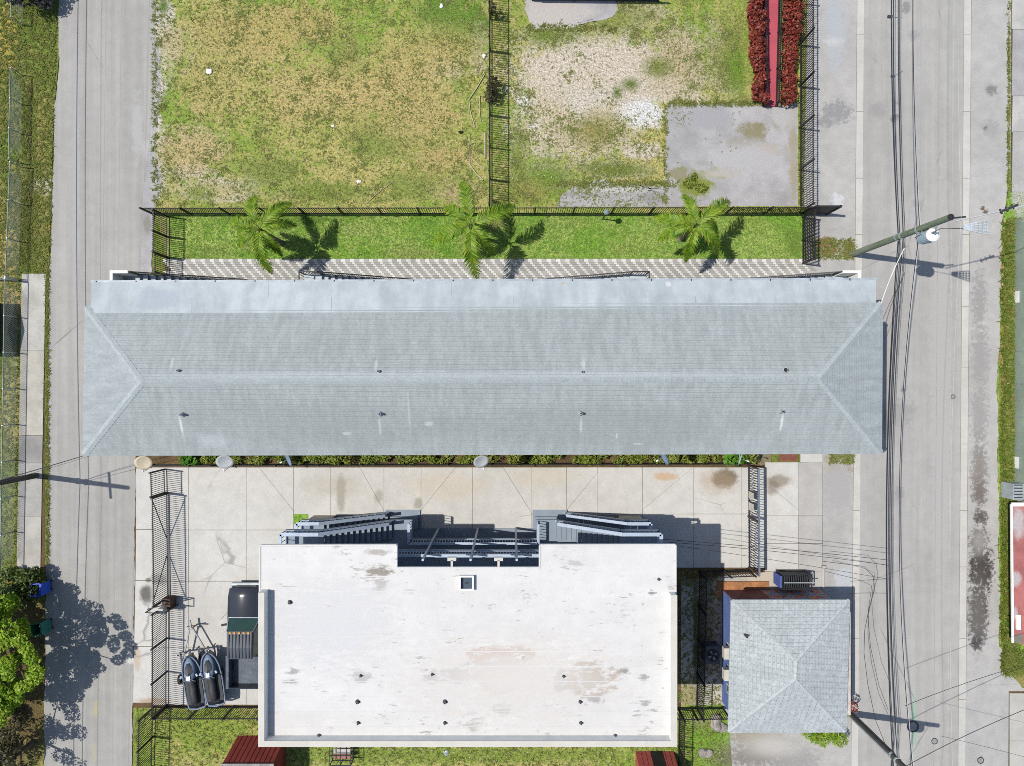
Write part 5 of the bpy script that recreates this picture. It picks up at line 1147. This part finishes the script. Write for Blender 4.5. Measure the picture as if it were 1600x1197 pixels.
# bed
for sx in (-1, 1):
    MB().box(*sorted((W(sx * HW, 0, 0)[0], W(sx * .80, 0, 0)[0])), W(0, -2.78, 0)[1], W(0, -.97, 0)[1], .45, 1.30).build('bed_side', M_tk if sx > 0 else M_bedl, tk, bevel=.03)
MB().box(W(-.797, 0, 0)[0], W(.797, 0, 0)[0], W(0, -2.70, 0)[1], W(0, -.97, 0)[1], .55, .72).build('bed_floor', M_bedl, tk)
MB().box(W(-.797, 0, 0)[0], W(.797, 0, 0)[0], W(0, -2.79, 0)[1], W(0, -2.703, 0)[1], .5, 1.27).build('tailgate', M_tk, tk, bevel=.02)
MB().box(W(-.797, 0, 0)[0], W(.797, 0, 0)[0], W(0, -1.04, 0)[1], W(0, -.972, 0)[1], .722, 1.29).build('bed_headboard', M_tk, tk)
MB().beam(W(-.9, -2.86, .55), W(.9, -2.86, .55), .12, .16).build('rear_bumper', M_chrome, tk)
for sx in (-1, 1):
    for yy in (1.75, -1.75):
        xo, xi = W(sx * .99, yy, 0)[0], W(sx * .74, yy, 0)[0]; cy_ = W(0, yy, 0)[1]
        wh = MB().tube([(xi, cy_, .40), (xi + sx * .03, cy_, .40), (xo - sx * .03, cy_, .40), (xo, cy_, .40)], [.33, .385, .385, .33], 20).build('wheel', M_tyre, tk)
        MB().tube([(xo - sx * .02, cy_, .40), (xo + sx * .012, cy_, .40)], [.23, .19], 14).build('rim', M_rim, wh)

# =================================================================== JET SKIS ON A TRAILER
M_sk = pbr('ski_black', (.02, .021, .024), .3, .15, 2, .05, 30, 0, spec=.6); M_skb = pbr('ski_silver', A(140, 160, 186), .35, .08, 2, .05, 30, 0, spec=.5); M_skm = pbr('ski_seat', (.03, .03, .032), .6, .15, 4)
def jetski(label, c, rot):
    t = thing('jet_ski', label, 'jet ski', c, 'jet skis on the trailer'); W_ = L2W(c, rot)
    st = [(1.50, .06, .30), (1.38, .22, .24), (1.15, .38, .18), (.75, .49, .12), (.2, .53, .08), (-.5, .53, .08), (-1.15, .50, .10), (-1.42, .44, .16)]
    sheer = lambda y: .48 + (.16 * max(0, (y - .2) / 1.3) ** 1.4)
    def sect(y, w_, zb, zt, k=1): return [W_(-w_, y, zt), W_(-w_ * .98, y, zt - .12), W_(-w_ * .6, y, zb + .04), W_(0, y, zb), W_(w_ * .6, y, zb + .04), W_(w_ * .98, y, zt - .12), W_(w_, y, zt)]
    hull = MB().loft([sect(y, w_, zb - .1, sheer(y)) for y, w_, zb in st]).build('hull', M_sk, t, fixn=True, smooth_=True)
    for s_ in (-1, 1): MB().tube([W_(s_ * w_, y, sheer(y)) for y, w_, zb in st], [.03, .045, .05, .05, .045, .04, .04, .04], 6).build('bumper_rail', M_skb, t, smooth_=True)
    MB().tube([W_(-.44, -1.42, .5), W_(0, -1.50, .5), W_(.44, -1.42, .5)], .05, 6).build('stern_platform', M_skb, hull)
    # nose hood: silver shell with a black centre
    hood = MB().loft([[W_(-w_, y, z0), W_(-w_ * .7, y, z1), W_(0, y, z1 + .04), W_(w_ * .7, y, z1), W_(w_, y, z0)] for y, w_, z0, z1 in ((1.40, .10, .60, .64), (1.15, .28, .58, .72), (.85, .36, .55, .80), (.5, .36, .54, .88), (.28, .26, .54, .92))]).build('hood', M_skb, t, fixn=True, smooth_=True)
    MB().loft([[W_(-w_, y, z0), W_(0, y, z0 + .05), W_(w_, y, z0)] for y, w_, z0 in ((1.15, .08, .755), (.9, .20, .83), (.66, .22, .88), (.5, .06, .93))]).build('hood_panel', M_sk, hood, fixn=True)
    MB().loft([[W_(-w_, y, .50), W_(-w_ * .85, y, z1), W_(0, y, z1 + .05), W_(w_ * .85, y, z1), W_(w_, y, .50)] for y, w_, z1 in ((.35, .16, .84), (.05, .20, .80), (-.3, .21, .74), (-.45, .19, .80), (-.9, .20, .78), (-1.12, .17, .72))]).build('seat', M_skm, t, fixn=True, smooth_=True)
    hb = MB().tube([W_(-.36, .22, 1.0), W_(-.15, .32, .98), W_(.15, .32, .98), W_(.36, .22, 1.0)], .025, 6).build('handlebar', M_skb, t)
    for s_ in (-1, 1): MB().tube([W_(s_ * .26, .26, 1.0), W_(s_ * .38, .21, 1.0)], .035, 8).build('grip', M_sk, hb)
    MB().loft([[W_(-.12, y, .86), W_(-.1, y, z_), W_(.1, y, z_), W_(.12, y, .86)] for y, z_ in ((.52, .95), (.3, 1.02), (.2, .96))]).build('console', M_skb, hb, fixn=True)
    for s_ in (-1, 1):
        MB().beam(W_(s_ * .40, .55, .86), W_(s_ * .47, .42, .88), .1, .06).build('mirror', M_skb, t)
        MB().beam(W_(s_ * .36, .25, .50), W_(s_ * .36, -1.2, .52), .2, .02).build('footwell_mat', M_skm, t)
    return t
def ski_at(px, py, rot, lab): c = P(px, py, 1.0); return jetski(lab, (c[0], c[1], .42), rot)
ski_at(301, 1067, math.radians(9), 'left black and silver jet ski on the trailer, next to the picket fence')
ski_at(331, 1062, math.radians(9), 'right black and silver jet ski on the trailer, next to the truck')
tc = g(316, 1045); tl_ = thing('boat_trailer', 'galvanised double jet ski trailer with long tongue on the concrete', 'trailer', (tc[0], tc[1], .032)); W = L2W((tc[0], tc[1], .032), math.radians(9))
M_tr = pbr('trailer_steel', (.22, .23, .24), .5, .2, 3, metal=.3)
for sx in (-1, 1):
    MB().beam(W(sx * .08, 2.5, .48), W(sx * .62, 1.1, .46), .06, .08).build('tongue_arm', M_tr, tl_); MB().beam(W(sx * .62, 1.1, .46), W(sx * .62, -1.2, .46), .06, .08).build('frame_rail', M_tr, tl_)
    MB().beam(W(sx * .78, 1.3, .52), W(sx * .78, -1.2, .52), .1, .05).build('bunk', M_dark, tl_); MB().beam(W(sx * .25, 1.3, .52), W(sx * .25, -1.2, .52), .1, .05).build('bunk', M_dark, tl_)
    a_, b_ = W(sx * 1.02, -.3, .27), W(sx * 1.22, -.3, .27); wh = MB().tube([a_, lerp(a_, b_, .1), lerp(a_, b_, .9), b_], [.22, .27, .27, .22], 16).build('wheel', M_tyre, tl_); MB().tube([lerp(a_, b_, .95), lerp(a_, b_, 1.05)], .14, 12).build('rim', M_rim, wh)
    MB().tube([W(sx * .9, 1.12, .5), W(sx * .9, 1.2, .78)], .03, 6).build('guide_post', M_tr, tl_)
MB().beam(W(-1.05, 1.2, .5), W(1.05, 1.2, .5), .07, .07).build('crossbar', M_tr, tl_); MB().beam(W(-.9, -.3, .42), W(.9, -.3, .42), .07, .07).build('axle', M_tr, tl_); MB().beam(W(-.8, -1.1, .42), W(.8, -1.1, .42), .07, .07).build('crossbar', M_tr, tl_)
MB().beam(W(0, 2.4, .48), W(0, 2.95, .5), .08, .08).build('coupler', M_tr, tl_); MB().tube([W(.22, 2.55, .06), W(.22, 2.6, .95)], .04, 8).build('jack', M_tr, tl_); MB().beam(W(-.2, 2.62, .5), W(.35, 2.62, .5), .05).build('jack_bracket', M_rust, tl_)
for sx in (-.5, .5): MB().beam(W(sx, 1.15, .5), W(sx * .9, 1.45, .95), .05).build('winch_post', M_tr, tl_)

# =================================================================== BINS
def bin_(label, c, mat, matd, rot, lid_open):
    c = g(*c); t = thing('wheelie_bin', label, 'bin', (c[0], c[1], 0)); W_ = L2W((c[0], c[1], 0), rot)
    lo = [W_(-.22, -.25, .06), W_(.22, -.25, .06), W_(.22, .25, .06), W_(-.22, .25, .06)]; hi = [W_(-.29, -.34, 1.0), W_(.29, -.34, 1.0), W_(.29, .34, 1.0), W_(-.29, .34, 1.0)]
    hin = [W_(-.25, -.30, 1.0), W_(.25, -.30, 1.0), W_(.25, .30, 1.0), W_(-.25, .30, 1.0)]; lin_ = [W_(-.2, -.22, .15), W_(.2, -.22, .15), W_(.2, .22, .15), W_(-.2, .22, .15)]
    mb = MB(); mb.poly(lo[::-1])
    for k in range(4):
        j = (k + 1) % 4; mb.poly([lo[k], lo[j], hi[j], hi[k]]); mb.poly([hi[k], hi[j], hin[j], hin[k]]); mb.poly([hin[k], hin[j], lin_[j], lin_[k]])
    mb.poly(lin_); mb.build('body', mat, t, fixn=False)
    rimm = MB()
    for k in range(4): rimm.beam(hi[k], hi[(k + 1) % 4], .05, .05)
    rimm.build('rim', mat, t)
    MB().hexa([W_(.31, -.33, .25), W_(.37, -.33, .25), W_(.37, .33, .25), W_(.31, .33, .25)], [W_(.33, -.33, 1.02), W_(.38, -.33, 1.02), W_(.38, .33, 1.02), W_(.33, .33, 1.02)]).build('lid', matd, t)
    for s_ in (-1, 1): MB().tube([W_(.26, s_ * .2, .1), W_(.26, s_ * .28, .1)], .1, 12).build('wheel', M_tyre, t)
    MB().tube([W_(.36, -.22, .95), W_(.36, .22, .95)], .02, 6).build('handle', mat, t)
bin_('open blue wheelie bin at the alley edge beside the shrubs', (73, 914), pbr('bin_blue', (.02, .05, .42), .4, .08, 2), pbr('bin_blue_lid', (.03, .09, .5), .4, .08, 2), .05, 1)
bin_('open dark green wheelie bin under the leafy tree', (74, 975), pbr('bin_green', (.02, .09, .06), .45, .08, 2), pbr('bin_green_lid', (.04, .2, .14), .4, .08, 2), .15, 1)

# =================================================================== SATELLITE DISHES
M_dish = pbr('dish_grey', A(206, 212, 214), .6, .08, 2); M_dishy = pbr('dish_cream', A(232, 218, 190), .7, .12, 3, .1); M_dishb = pbr('dish_blue', A(140, 162, 196), .6, .1, 2)
def dish(label, px, py, z, r, aim, mat):
    c = Vector(P(px, py, z)); t = thing('satellite_dish', label, 'dish', tuple(c), 'dishes along the south eave'); n_ = Vector(aim).normalized()
    a_ = n_.cross(Vector((0, 0, 1))).normalized(); b_ = a_.cross(n_); secs = []
    for rr_, dd in ((.02, -.10), (.35, -.088), (.7, -.05), (1.0, 0)): secs.append([c + (a_ * math.cos(q_) * r + b_ * math.sin(q_) * r * .92) * rr_ + n_ * (dd * r * 2) for q_ in [2 * math.pi * k / 20 for k in range(20)]])
    for s2 in secs[::-1]: secs.append([p - n_ * .015 for p in s2])
    MB().loft(secs).build('reflector', mat, t, smooth_=True, fixn=True)
    e_ = c + n_ * r * 1.05 - b_ * r * .55; lb = MB().tube([c - b_ * r * .9, e_], .015, 6).build('feed_arm', M_galv, t); MB().tube([e_, e_ - n_ * .1 + b_ * .05], .04, 8).build('receiver', M_white, lb)
    wl = Vector((c.x, SW[1] + .46, c.z - .15)); mb = MB(); mb.tube([c - n_ * r * .22, Vector((c.x, (c.y + wl.y) / 2, c.z - .25)), wl], .03, 8); mb.build('mast', M_galv, t)
    MB().box(wl.x - .1, wl.x + .1, wl.y - .03, wl.y - .0, wl.z - .12, wl.z + .12).build('wall_plate', M_galv, t)
dish('cream satellite dish at the west corner of the long building', 224, 723.5, 4.6, .44, (.15, -.45, .9), M_dishy)
dish('large grey satellite dish above the shrub row near the west gate', 351, 722, 4.6, .44, (.1, -.5, .85), M_dish)
dish('bluish satellite dish tilted sideways on the west half of the eave', 450, 718, 4.8, .36, (-.7, -.3, .5), M_dishb)
dish('grey satellite dish hanging at the middle of the south eave', 752, 721.5, 4.6, .40, (.2, -.5, .85), M_dish)
dish('dark satellite dish seen edge on near the east eave', 1038, 716, 4.8, .36, (-.85, -.35, .22), M_dishb)
dish('edge on white satellite dish by the broad leaved plant', 1158, 717, 4.8, .36, (.9, -.3, .35), M_dish)

# =================================================================== SMALL THINGS
gm = thing('gate_motor', 'rusty gate motor housing with keypad post by the sliding gate', 'gate motor', g(268, 937))
MB().box(X(263), X(276), Yw(946), Yw(930), .03, .75).build('housing', M_rust, gm, bevel=.02); MB().box(X(262), X(271), Yw(950), Yw(941), .03, 1.2).build('cabinet', M_trim, gm, bevel=.02)
MB().beam(g(253, 938, 1.6), g(280, 931, 1.6), .05).build('bracket', M_black, gm)
for u, v_ in ((250, 943), (279, 931), (279, 944)): MB().beam(g(u, v_, 0), g(u, v_, 1.6), .05).build('cage_post', M_black, gm)
MB().beam(g(279, 931, 1.6), g(279, 944, 1.6), .04).build('cage_rail', M_black, gm); MB().beam(g(250, 943, 1.6), g(279, 944, 1.6), .04).build('cage_rail', M_black, gm)
cd = thing('condenser_unit', 'dark square air conditioning condenser with round fan by the cottage', 'air conditioner', g(1108, 1016))
cz = .85; a_, b_ = P(1102, 1010, cz), P(1125, 1038, cz)
MB().box(a_[0], b_[0], b_[1], a_[1], .05, cz).build('cabinet', pbr('condenser_grey', (.07, .08, .095), .6, .15, 3), cd, bevel=.02)
cc = ((a_[0] + b_[0]) / 2, (a_[1] + b_[1]) / 2); MB().cyl(cc, .33, cz + .002, cz + .02, 22).build('fan_well', M_black, cd)
for q_ in range(4):
    an = q_ * math.pi / 2 + .4; MB().poly([(cc[0] + .05 * math.cos(an), cc[1] + .05 * math.sin(an), cz + .03), (cc[0] + .28 * math.cos(an - .3), cc[1] + .28 * math.sin(an - .3), cz + .03), (cc[0] + .28 * math.cos(an + .35), cc[1] + .28 * math.sin(an + .35), cz + .05)]).build('fan_blade', M_galv, cd)
for q_ in (.16, .25, .33): MB().tube([(cc[0] + q_ * math.cos(k * .35), cc[1] + q_ * math.sin(k * .35), cz + .07) for k in range(19)], .008, 4).build('guard_ring', M_dark, cd)
cg = thing('metal_cage', 'black slatted metal cage beside the cottage porch', 'cage', g(1235, 898))
a_, b_ = g(1212, 890), g(1256, 912)
mb = MB()
for x_ in (a_[0], b_[0]):
    for y_ in (a_[1], b_[1]): mb.beam((x_, y_, 0), (x_, y_, 1.05), .05)
for z_ in (.1, 1.05):
    for p_, q_ in (((a_[0], a_[1]), (b_[0], a_[1])), ((a_[0], b_[1]), (b_[0], b_[1])), ((a_[0], a_[1]), (a_[0], b_[1])), ((b_[0], a_[1]), (b_[0], b_[1]))): mb.beam((*p_, z_), (*q_, z_), .05)
mb.build('frame', M_black, cg)
for k in range(13):
    x_ = a_[0] + (b_[0] - a_[0]) * (k + .5) / 13; MB().tube([(x_, a_[1], 1.0), (x_, a_[1] - .1, 1.16), (x_, (a_[1] + b_[1]) / 2, 1.2), (x_, b_[1] + .1, 1.16), (x_, b_[1], 1.0)], .022, 6).build('hoop', M_dark, cg)
MB().beam((a_[0], (a_[1] + b_[1]) / 2, 1.23), (b_[0] + .1, (a_[1] + b_[1]) / 2, 1.23), .05, .03).build('spine', M_galv, cg)
MB().box(a_[0] + .05, b_[0] - .05, b_[1] + .05, a_[1] - .05, .05, .8).build('cover', M_black, cg)
MB().box(a_[0] - .14, a_[0] - .03, b_[1] + .05, a_[1] - .1, .03, 1.0).build('blue_panel', pbr('blue_panel', A(90, 110, 190), .7, .25, 4), cg)
mp = thing('meter_post', 'pale concrete post by the slab edge near the cage', 'post', g(1285, 886)); MB().box(X(1283.5), X(1287), Yw(920), Yw(888), .0, .10).build('kerb', M_gut, mp); MB().box(X(1282.5), X(1287.5), Yw(888), Yw(883), 0, .25).build('box', M_gut, mp, bevel=.02)

# sheds
def shed(label, x0, x1, y0, y1, h, wall, roofm, door=None):
    t = thing('shed', label, 'shed', g((x0 + x1) / 2, (y0 + y1) / 2)); MB().hexa([(X(x0), Yw(y1), 0), (X(x1), Yw(y1), 0), (X(x1), Yw(y0) + .02, 0), (X(x0), Yw(y0) + .02, 0)], [(X(x0), Yw(y1), h), (X(x1), Yw(y1), h), (X(x1), Yw(y0) - .42, h), (X(x0), Yw(y0) - .42, h)]).build('wall', wall, t)  # north face leans back to catch more sun and read brighter
    rf_ = MB().box(X(x0) - .06, X(x1) + .06, Yw(y1) - .06, Yw(y0) - .38, h + .002, h + .06).build('roof', roofm, t)
    n = max(2, int((x1 - x0) / 7))
    for k in range(1, n): xx = X(x0 + (x1 - x0) * k / n); MB().beam((xx, Yw(y0) + .02, .02), (xx, Yw(y0) - .41, h - .02), .02, .03).build('batten', wall, t)
    if door: MB().hexa([(X(door[0]), Yw(y0) - .1, .02), (X(door[1]), Yw(y0) - .1, .02), (X(door[1]), Yw(y0) + .04, .02), (X(door[0]), Yw(y0) + .04, .02)], [(X(door[0]), Yw(y0) - .5, h - .05), (X(door[1]), Yw(y0) - .5, h - .05), (X(door[1]), Yw(y0) - .37, h - .05), (X(door[0]), Yw(y0) - .37, h - .05)]).build('door', M_black, t)
    return t
M_redw = pbr('red_boards', A(172, 74, 66), .8, .15, 1.5, .15, 14, .2); M_gryr = pbr('weathered_roof', A(170, 168, 164), .85, .22, 2.5, .25, 12, .3); M_redp = pbr('pale_red_boards', A(206, 104, 96), .8, .15, 1.5, .15, 14, .2)
shed('red walled shed with weathered grey roof south of the white block', 372, 447, 1149.5, 1240, 2.2, M_redw, M_gryr)
sb = shed('pinkish red shed with a black doorway at the bottom edge', 993, 1052, 1174, 1250, 1.7, M_redp, M_gryr, (1016, 1034))
ws = thing('garden_shed', 'dark gabled shed just beyond the west sidewalk fence', 'shed', g(-20, 512))
x_, y0_, y1_, ym_ = X(2), Yw(551), Yw(474), Yw(512)
mb = MB(); prof = [(y0_, 0), (y1_, 0), (y1_, 1.75), (ym_, 2.3), (y0_, 1.75)]
mb.loft([[(x_, yy, zz) for yy, zz in prof], [(x_ - 2.4, yy, zz) for yy, zz in prof]]); mb.build('wall', pbr('shed_dark', (.05, .05, .055), .8), ws, fixn=True)
rm = MB(); 
for ya_, yb_ in ((y0_ - .1, ym_), (y1_ + .1, ym_)):
    rm.hexa([(x_ - 2.5, ya_, 1.74), (x_ + .05, ya_, 1.74), (x_ + .05, yb_, 2.32), (x_ - 2.5, yb_, 2.32)], [(x_ - 2.5, ya_, 1.79), (x_ + .05, ya_, 1.79), (x_ + .05, yb_, 2.37), (x_ - 2.5, yb_, 2.37)])
rm.build('roof', pbr('shed_roof_grey', (.18, .19, .2), .8), ws)
# faded red lean-to roof at the east edge
rs_ = thing('lean_to', 'faded red lean-to roof with peeling grey patches at the east edge', 'shed', g(1640, 890))
M_redroof = sheetmat('peeling_red', 'flat', A(192, 122, 118), var=.1, vmid=.15, fine=.12, big=.5, nsn=2.0, nz=1.2, nspots=[(1592, 815, 12, 26, A(206, 204, 204), .85), (1590, 905, 8, 14, A(208, 206, 206), .8), (1588, 960, 4, 10, A(214, 210, 210), .7), (1590, 1000, 12, 10, A(120, 140, 126), .8)])
za = 1.1
q_ = [P(1580, 790, za), P(1582, 1002, za), P(1700, 1040, 1.5), P(1700, 790, 1.5)]
mb = MB(); mb.hexa([dz(p, -.06) for p in q_], q_); mb.build('roof', M_redroof, rs_)
for k in range(1, 5): xx = 1580 + k * 12; MB().beam(dz(P(xx, 791, za + .006 * k), .02), dz(P(xx + 2, 1004, za + .006 * k), .02), .03, .03).build('seam', M_redroof, rs_)
MB().beam(dz(P(1580, 788, za), .01), dz(P(1582, 1004, za), .01), .09, .1).build('gutter', M_white, rs_)
MB().beam(dz(P(1580, 788, za), .02), dz(P(1700, 788, 1.5), .02), .2, .1).build('trim', M_white, rs_)
MB().box(P(1586.5, 0, za)[0], P(1593, 0, za)[0], P(0, 983, za)[1], P(0, 960, za)[1], za - .05, za + .1).build('skylight', M_white, rs_)
MB().box(g(1586, 0)[0], g(1680, 0)[0], g(0, 990)[1], g(0, 780)[1], 0, za - .1).build('wall', M_trim, rs_)
au = thing('wall_unit', 'small grey air conditioner at the north end of the red lean-to', 'air conditioner', P(1590, 771, 1.0)); a_, b_ = P(1583, 756, 1.0), P(1599, 781, 1.0)
MB().box(a_[0], b_[0], b_[1], a_[1], 0, 1.0).build('cabinet', M_galv, au)
for k in range(5): MB().box(a_[0] + .05, b_[0] - .05, a_[1] - .1 - k * .17, a_[1] - .04 - k * .17, 1.002, 1.02).build('louvre', M_dark, au)
for (y_, lab) in ((465, 'white board leaning at the foot of the windscreen fence, northern one'), (722, 'white board leaning at the foot of the windscreen fence, southern one')):
    o = MB().box(X(1583), X(1587), Yw(y_ + 9), Yw(y_ - 9), .02, .45).build('board', M_white); tag(o, lab, 'board')

# metal rack south of the white block
rk = thing('metal_rack', 'black metal frame rack holding pale boards on the south lawn', 'rack', g(535, 1185)); a_, b_ = g(522, 1152), g(554, 1182)
mb = MB()
for x_ in (a_[0], (a_[0] + b_[0]) / 2, b_[0]):
    for y_ in (a_[1], b_[1]): mb.beam((x_, y_, 0), (x_, y_, .95), .04)
for z_ in (.45, .95):
    for y_ in (a_[1], (a_[1] + b_[1]) / 2, b_[1]): mb.beam((a_[0], y_, z_), (b_[0], y_, z_), .04)
    for x_ in (a_[0], (a_[0] + b_[0]) / 2, b_[0]): mb.beam((x_, a_[1], z_), (x_, b_[1], z_), .04)
mb.build('frame', M_black, rk)
for k in range(3): MB().box(a_[0] + .1, b_[0] - .08, a_[1] - .1 - k * .3, a_[1] - .36 - k * .3 + .02, .475, .52).build('board', pbr('rack_board_%d' % k, A(*[(200, 180, 176), (214, 208, 204), (180, 130, 120)][k]), .8, .15, 3), rk)
# boulders and litter
M_rock = pbr('limestone', A(178, 172, 162), .9, .25, 3, .25, 14, .6)
def rock(label, px, py, r, sq=.6, mat=M_rock, name='boulder', cat='rock'):
    bm = bmesh.new(); bmesh.ops.create_icosphere(bm, subdivisions=3, radius=1); R_ = random.Random(px); ph = [R_.uniform(0, 6) for _ in range(6)]
    for v in bm.verts:
        k = 1 + .18 * math.sin(v.co.x * 3 + ph[0]) + .15 * math.sin(v.co.y * 4 + ph[1]) + .1 * math.sin(v.co.z * 5 + v.co.x * 4 + ph[2]); v.co *= k * r; v.co.z *= sq
    me = bpy.data.meshes.new(name); bm.to_mesh(me); bm.free(); me.materials.append(mat); o = bpy.data.objects.new(name, me); COL.objects.link(o); c_ = g(px, py); o.location = (c_[0], c_[1], r * sq * .45); return tag(o, lab_(label), cat)
lab_ = lambda s_: s_
rock('pale boulder by the southwest corner of the cottage', 1118, 1128, .38); rock('smaller rough rock beside the cottage corner boulder', 1130, 1136, .24); rock('grey rock on the grass south of the cottage', 1102, 1176, .32, .5)
rock('black ball lying on the dry lot near the dividing fence', 720, 207, .10, 1.0, M_black, 'ball', 'ball')
rock('white lump of debris by the dividing fence', 757, 88, .12, .7, M_white, 'debris_lump', 'debris'); rock('white chunk lying in the dry grass near the alley', 327, 112, .15, .5, M_white, 'debris_lump', 'debris')
rock('small white chunk on the dry lot near the north palm fence', 561, 284, .11, .4, M_white, 'debris_lump', 'debris'); rock('white chunk at the top of the dry lot', 690, 10, .12, .4, M_white, 'debris_lump', 'debris')
rock('small white chunk in the middle of the west lot', 520, 197, .08, .4, M_white, 'debris_lump', 'debris'); rock('grey round lid in the grass below the white parapet', 697, 1176, .16, .3, M_galv, 'lid', 'lid')
M_stick = pbr('bleached_wood', A(214, 198, 170), .8, .15, 3)
for pts, r, lab in (([(758, 116), (745, 138), (733, 156), (735, 175), (742, 199)], .028, 'long bent pale branch lying along the dividing fence'), ([(750, 150), (749, 170), (751, 190)], .025, 'short pale stick near the bent branch'), ([(758, 208), (758, 248)], .04, 'straight pale post lying against the dividing fence'),
                    ([(736, 246), (746, 256), (757, 266)], .03, 'upper of two crossed pale sticks near the middle palm'), ([(733, 256), (744, 272), (755, 282)], .04, 'lower crossed pale stick near the middle palm'), ([(573, 318), (590, 302), (612, 286)], .018, 'thin pale stick on the dry lot above the lawn fence'), ([(735, 208), (733, 230), (734, 255), (742, 270)], .012, 'thin curved vine stem lying by the dividing fence')):
    o = MB().tube([g(x_, y_, r * 1.2 + .02) for x_, y_ in pts], r, 6).build('stick', M_stick); tag(o, lab, 'stick')
# covers in the street
def cover(label, px, py, r):
    c_ = g(px, py); t = thing('manhole_cover', label, 'manhole', (c_[0], c_[1], .009)); MB().tube([(c_[0] + r * math.cos(k * .3307), c_[1] + r * math.sin(k * .3307), .016) for k in range(20)], r * .13, 6).build('ring', M_dark, t); MB().cyl(c_, r * .8, .0115, .0145, 18).build('plate', pbr('iron_cover', (.2, .2, .2), .6, .2, 6), t)
cover('large dark manhole ring in the street near the cottage pole shadow', 1426, 1135, .30); cover('small round cover beside the large manhole ring', 1460, 1158, .16); cover('small valve cover in the street opposite the long roof', 1489, 620, .12); cover('dark round cover on the southeast shoulder', 1532, 1188, .17)
lp = thing('garden_lamp', 'round glass globe lamp on the lawn fence', 'lamp', g(949, 335)); c_ = P(948, 331, 1.7); 
bm = bmesh.new(); bmesh.ops.create_uvsphere(bm, u_segments=16, v_segments=10, radius=.16); me = bpy.data.meshes.new('globe'); bm.to_mesh(me); bm.free(); me.materials.append(pbr('globe_grey', A(150, 170, 170), .3)); o = bpy.data.objects.new('globe', me); COL.objects.link(o); o.parent = lp; o.location = (c_[0] - lp.location.x, c_[1] - lp.location.y, 1.62)
MB().tube([(c_[0], c_[1], 0), (c_[0], c_[1], 1.48)], .035, 8).build('stem', M_black, lp)
gl = thing('street_lamp', 'street lamp head on a thin arm over the street at the top edge', 'lamp', P(1408, 27, 5.6)); MB().beam(P(1387, 26, 5.7), P(1394, 26.4, 5.7), .13, .08).build('lamp_head', M_dark, gl); MB().tube([P(1392, 26.4, 5.7), P(1409, 28, 5.1)], .02, 6).build('arm', M_galv, gl)
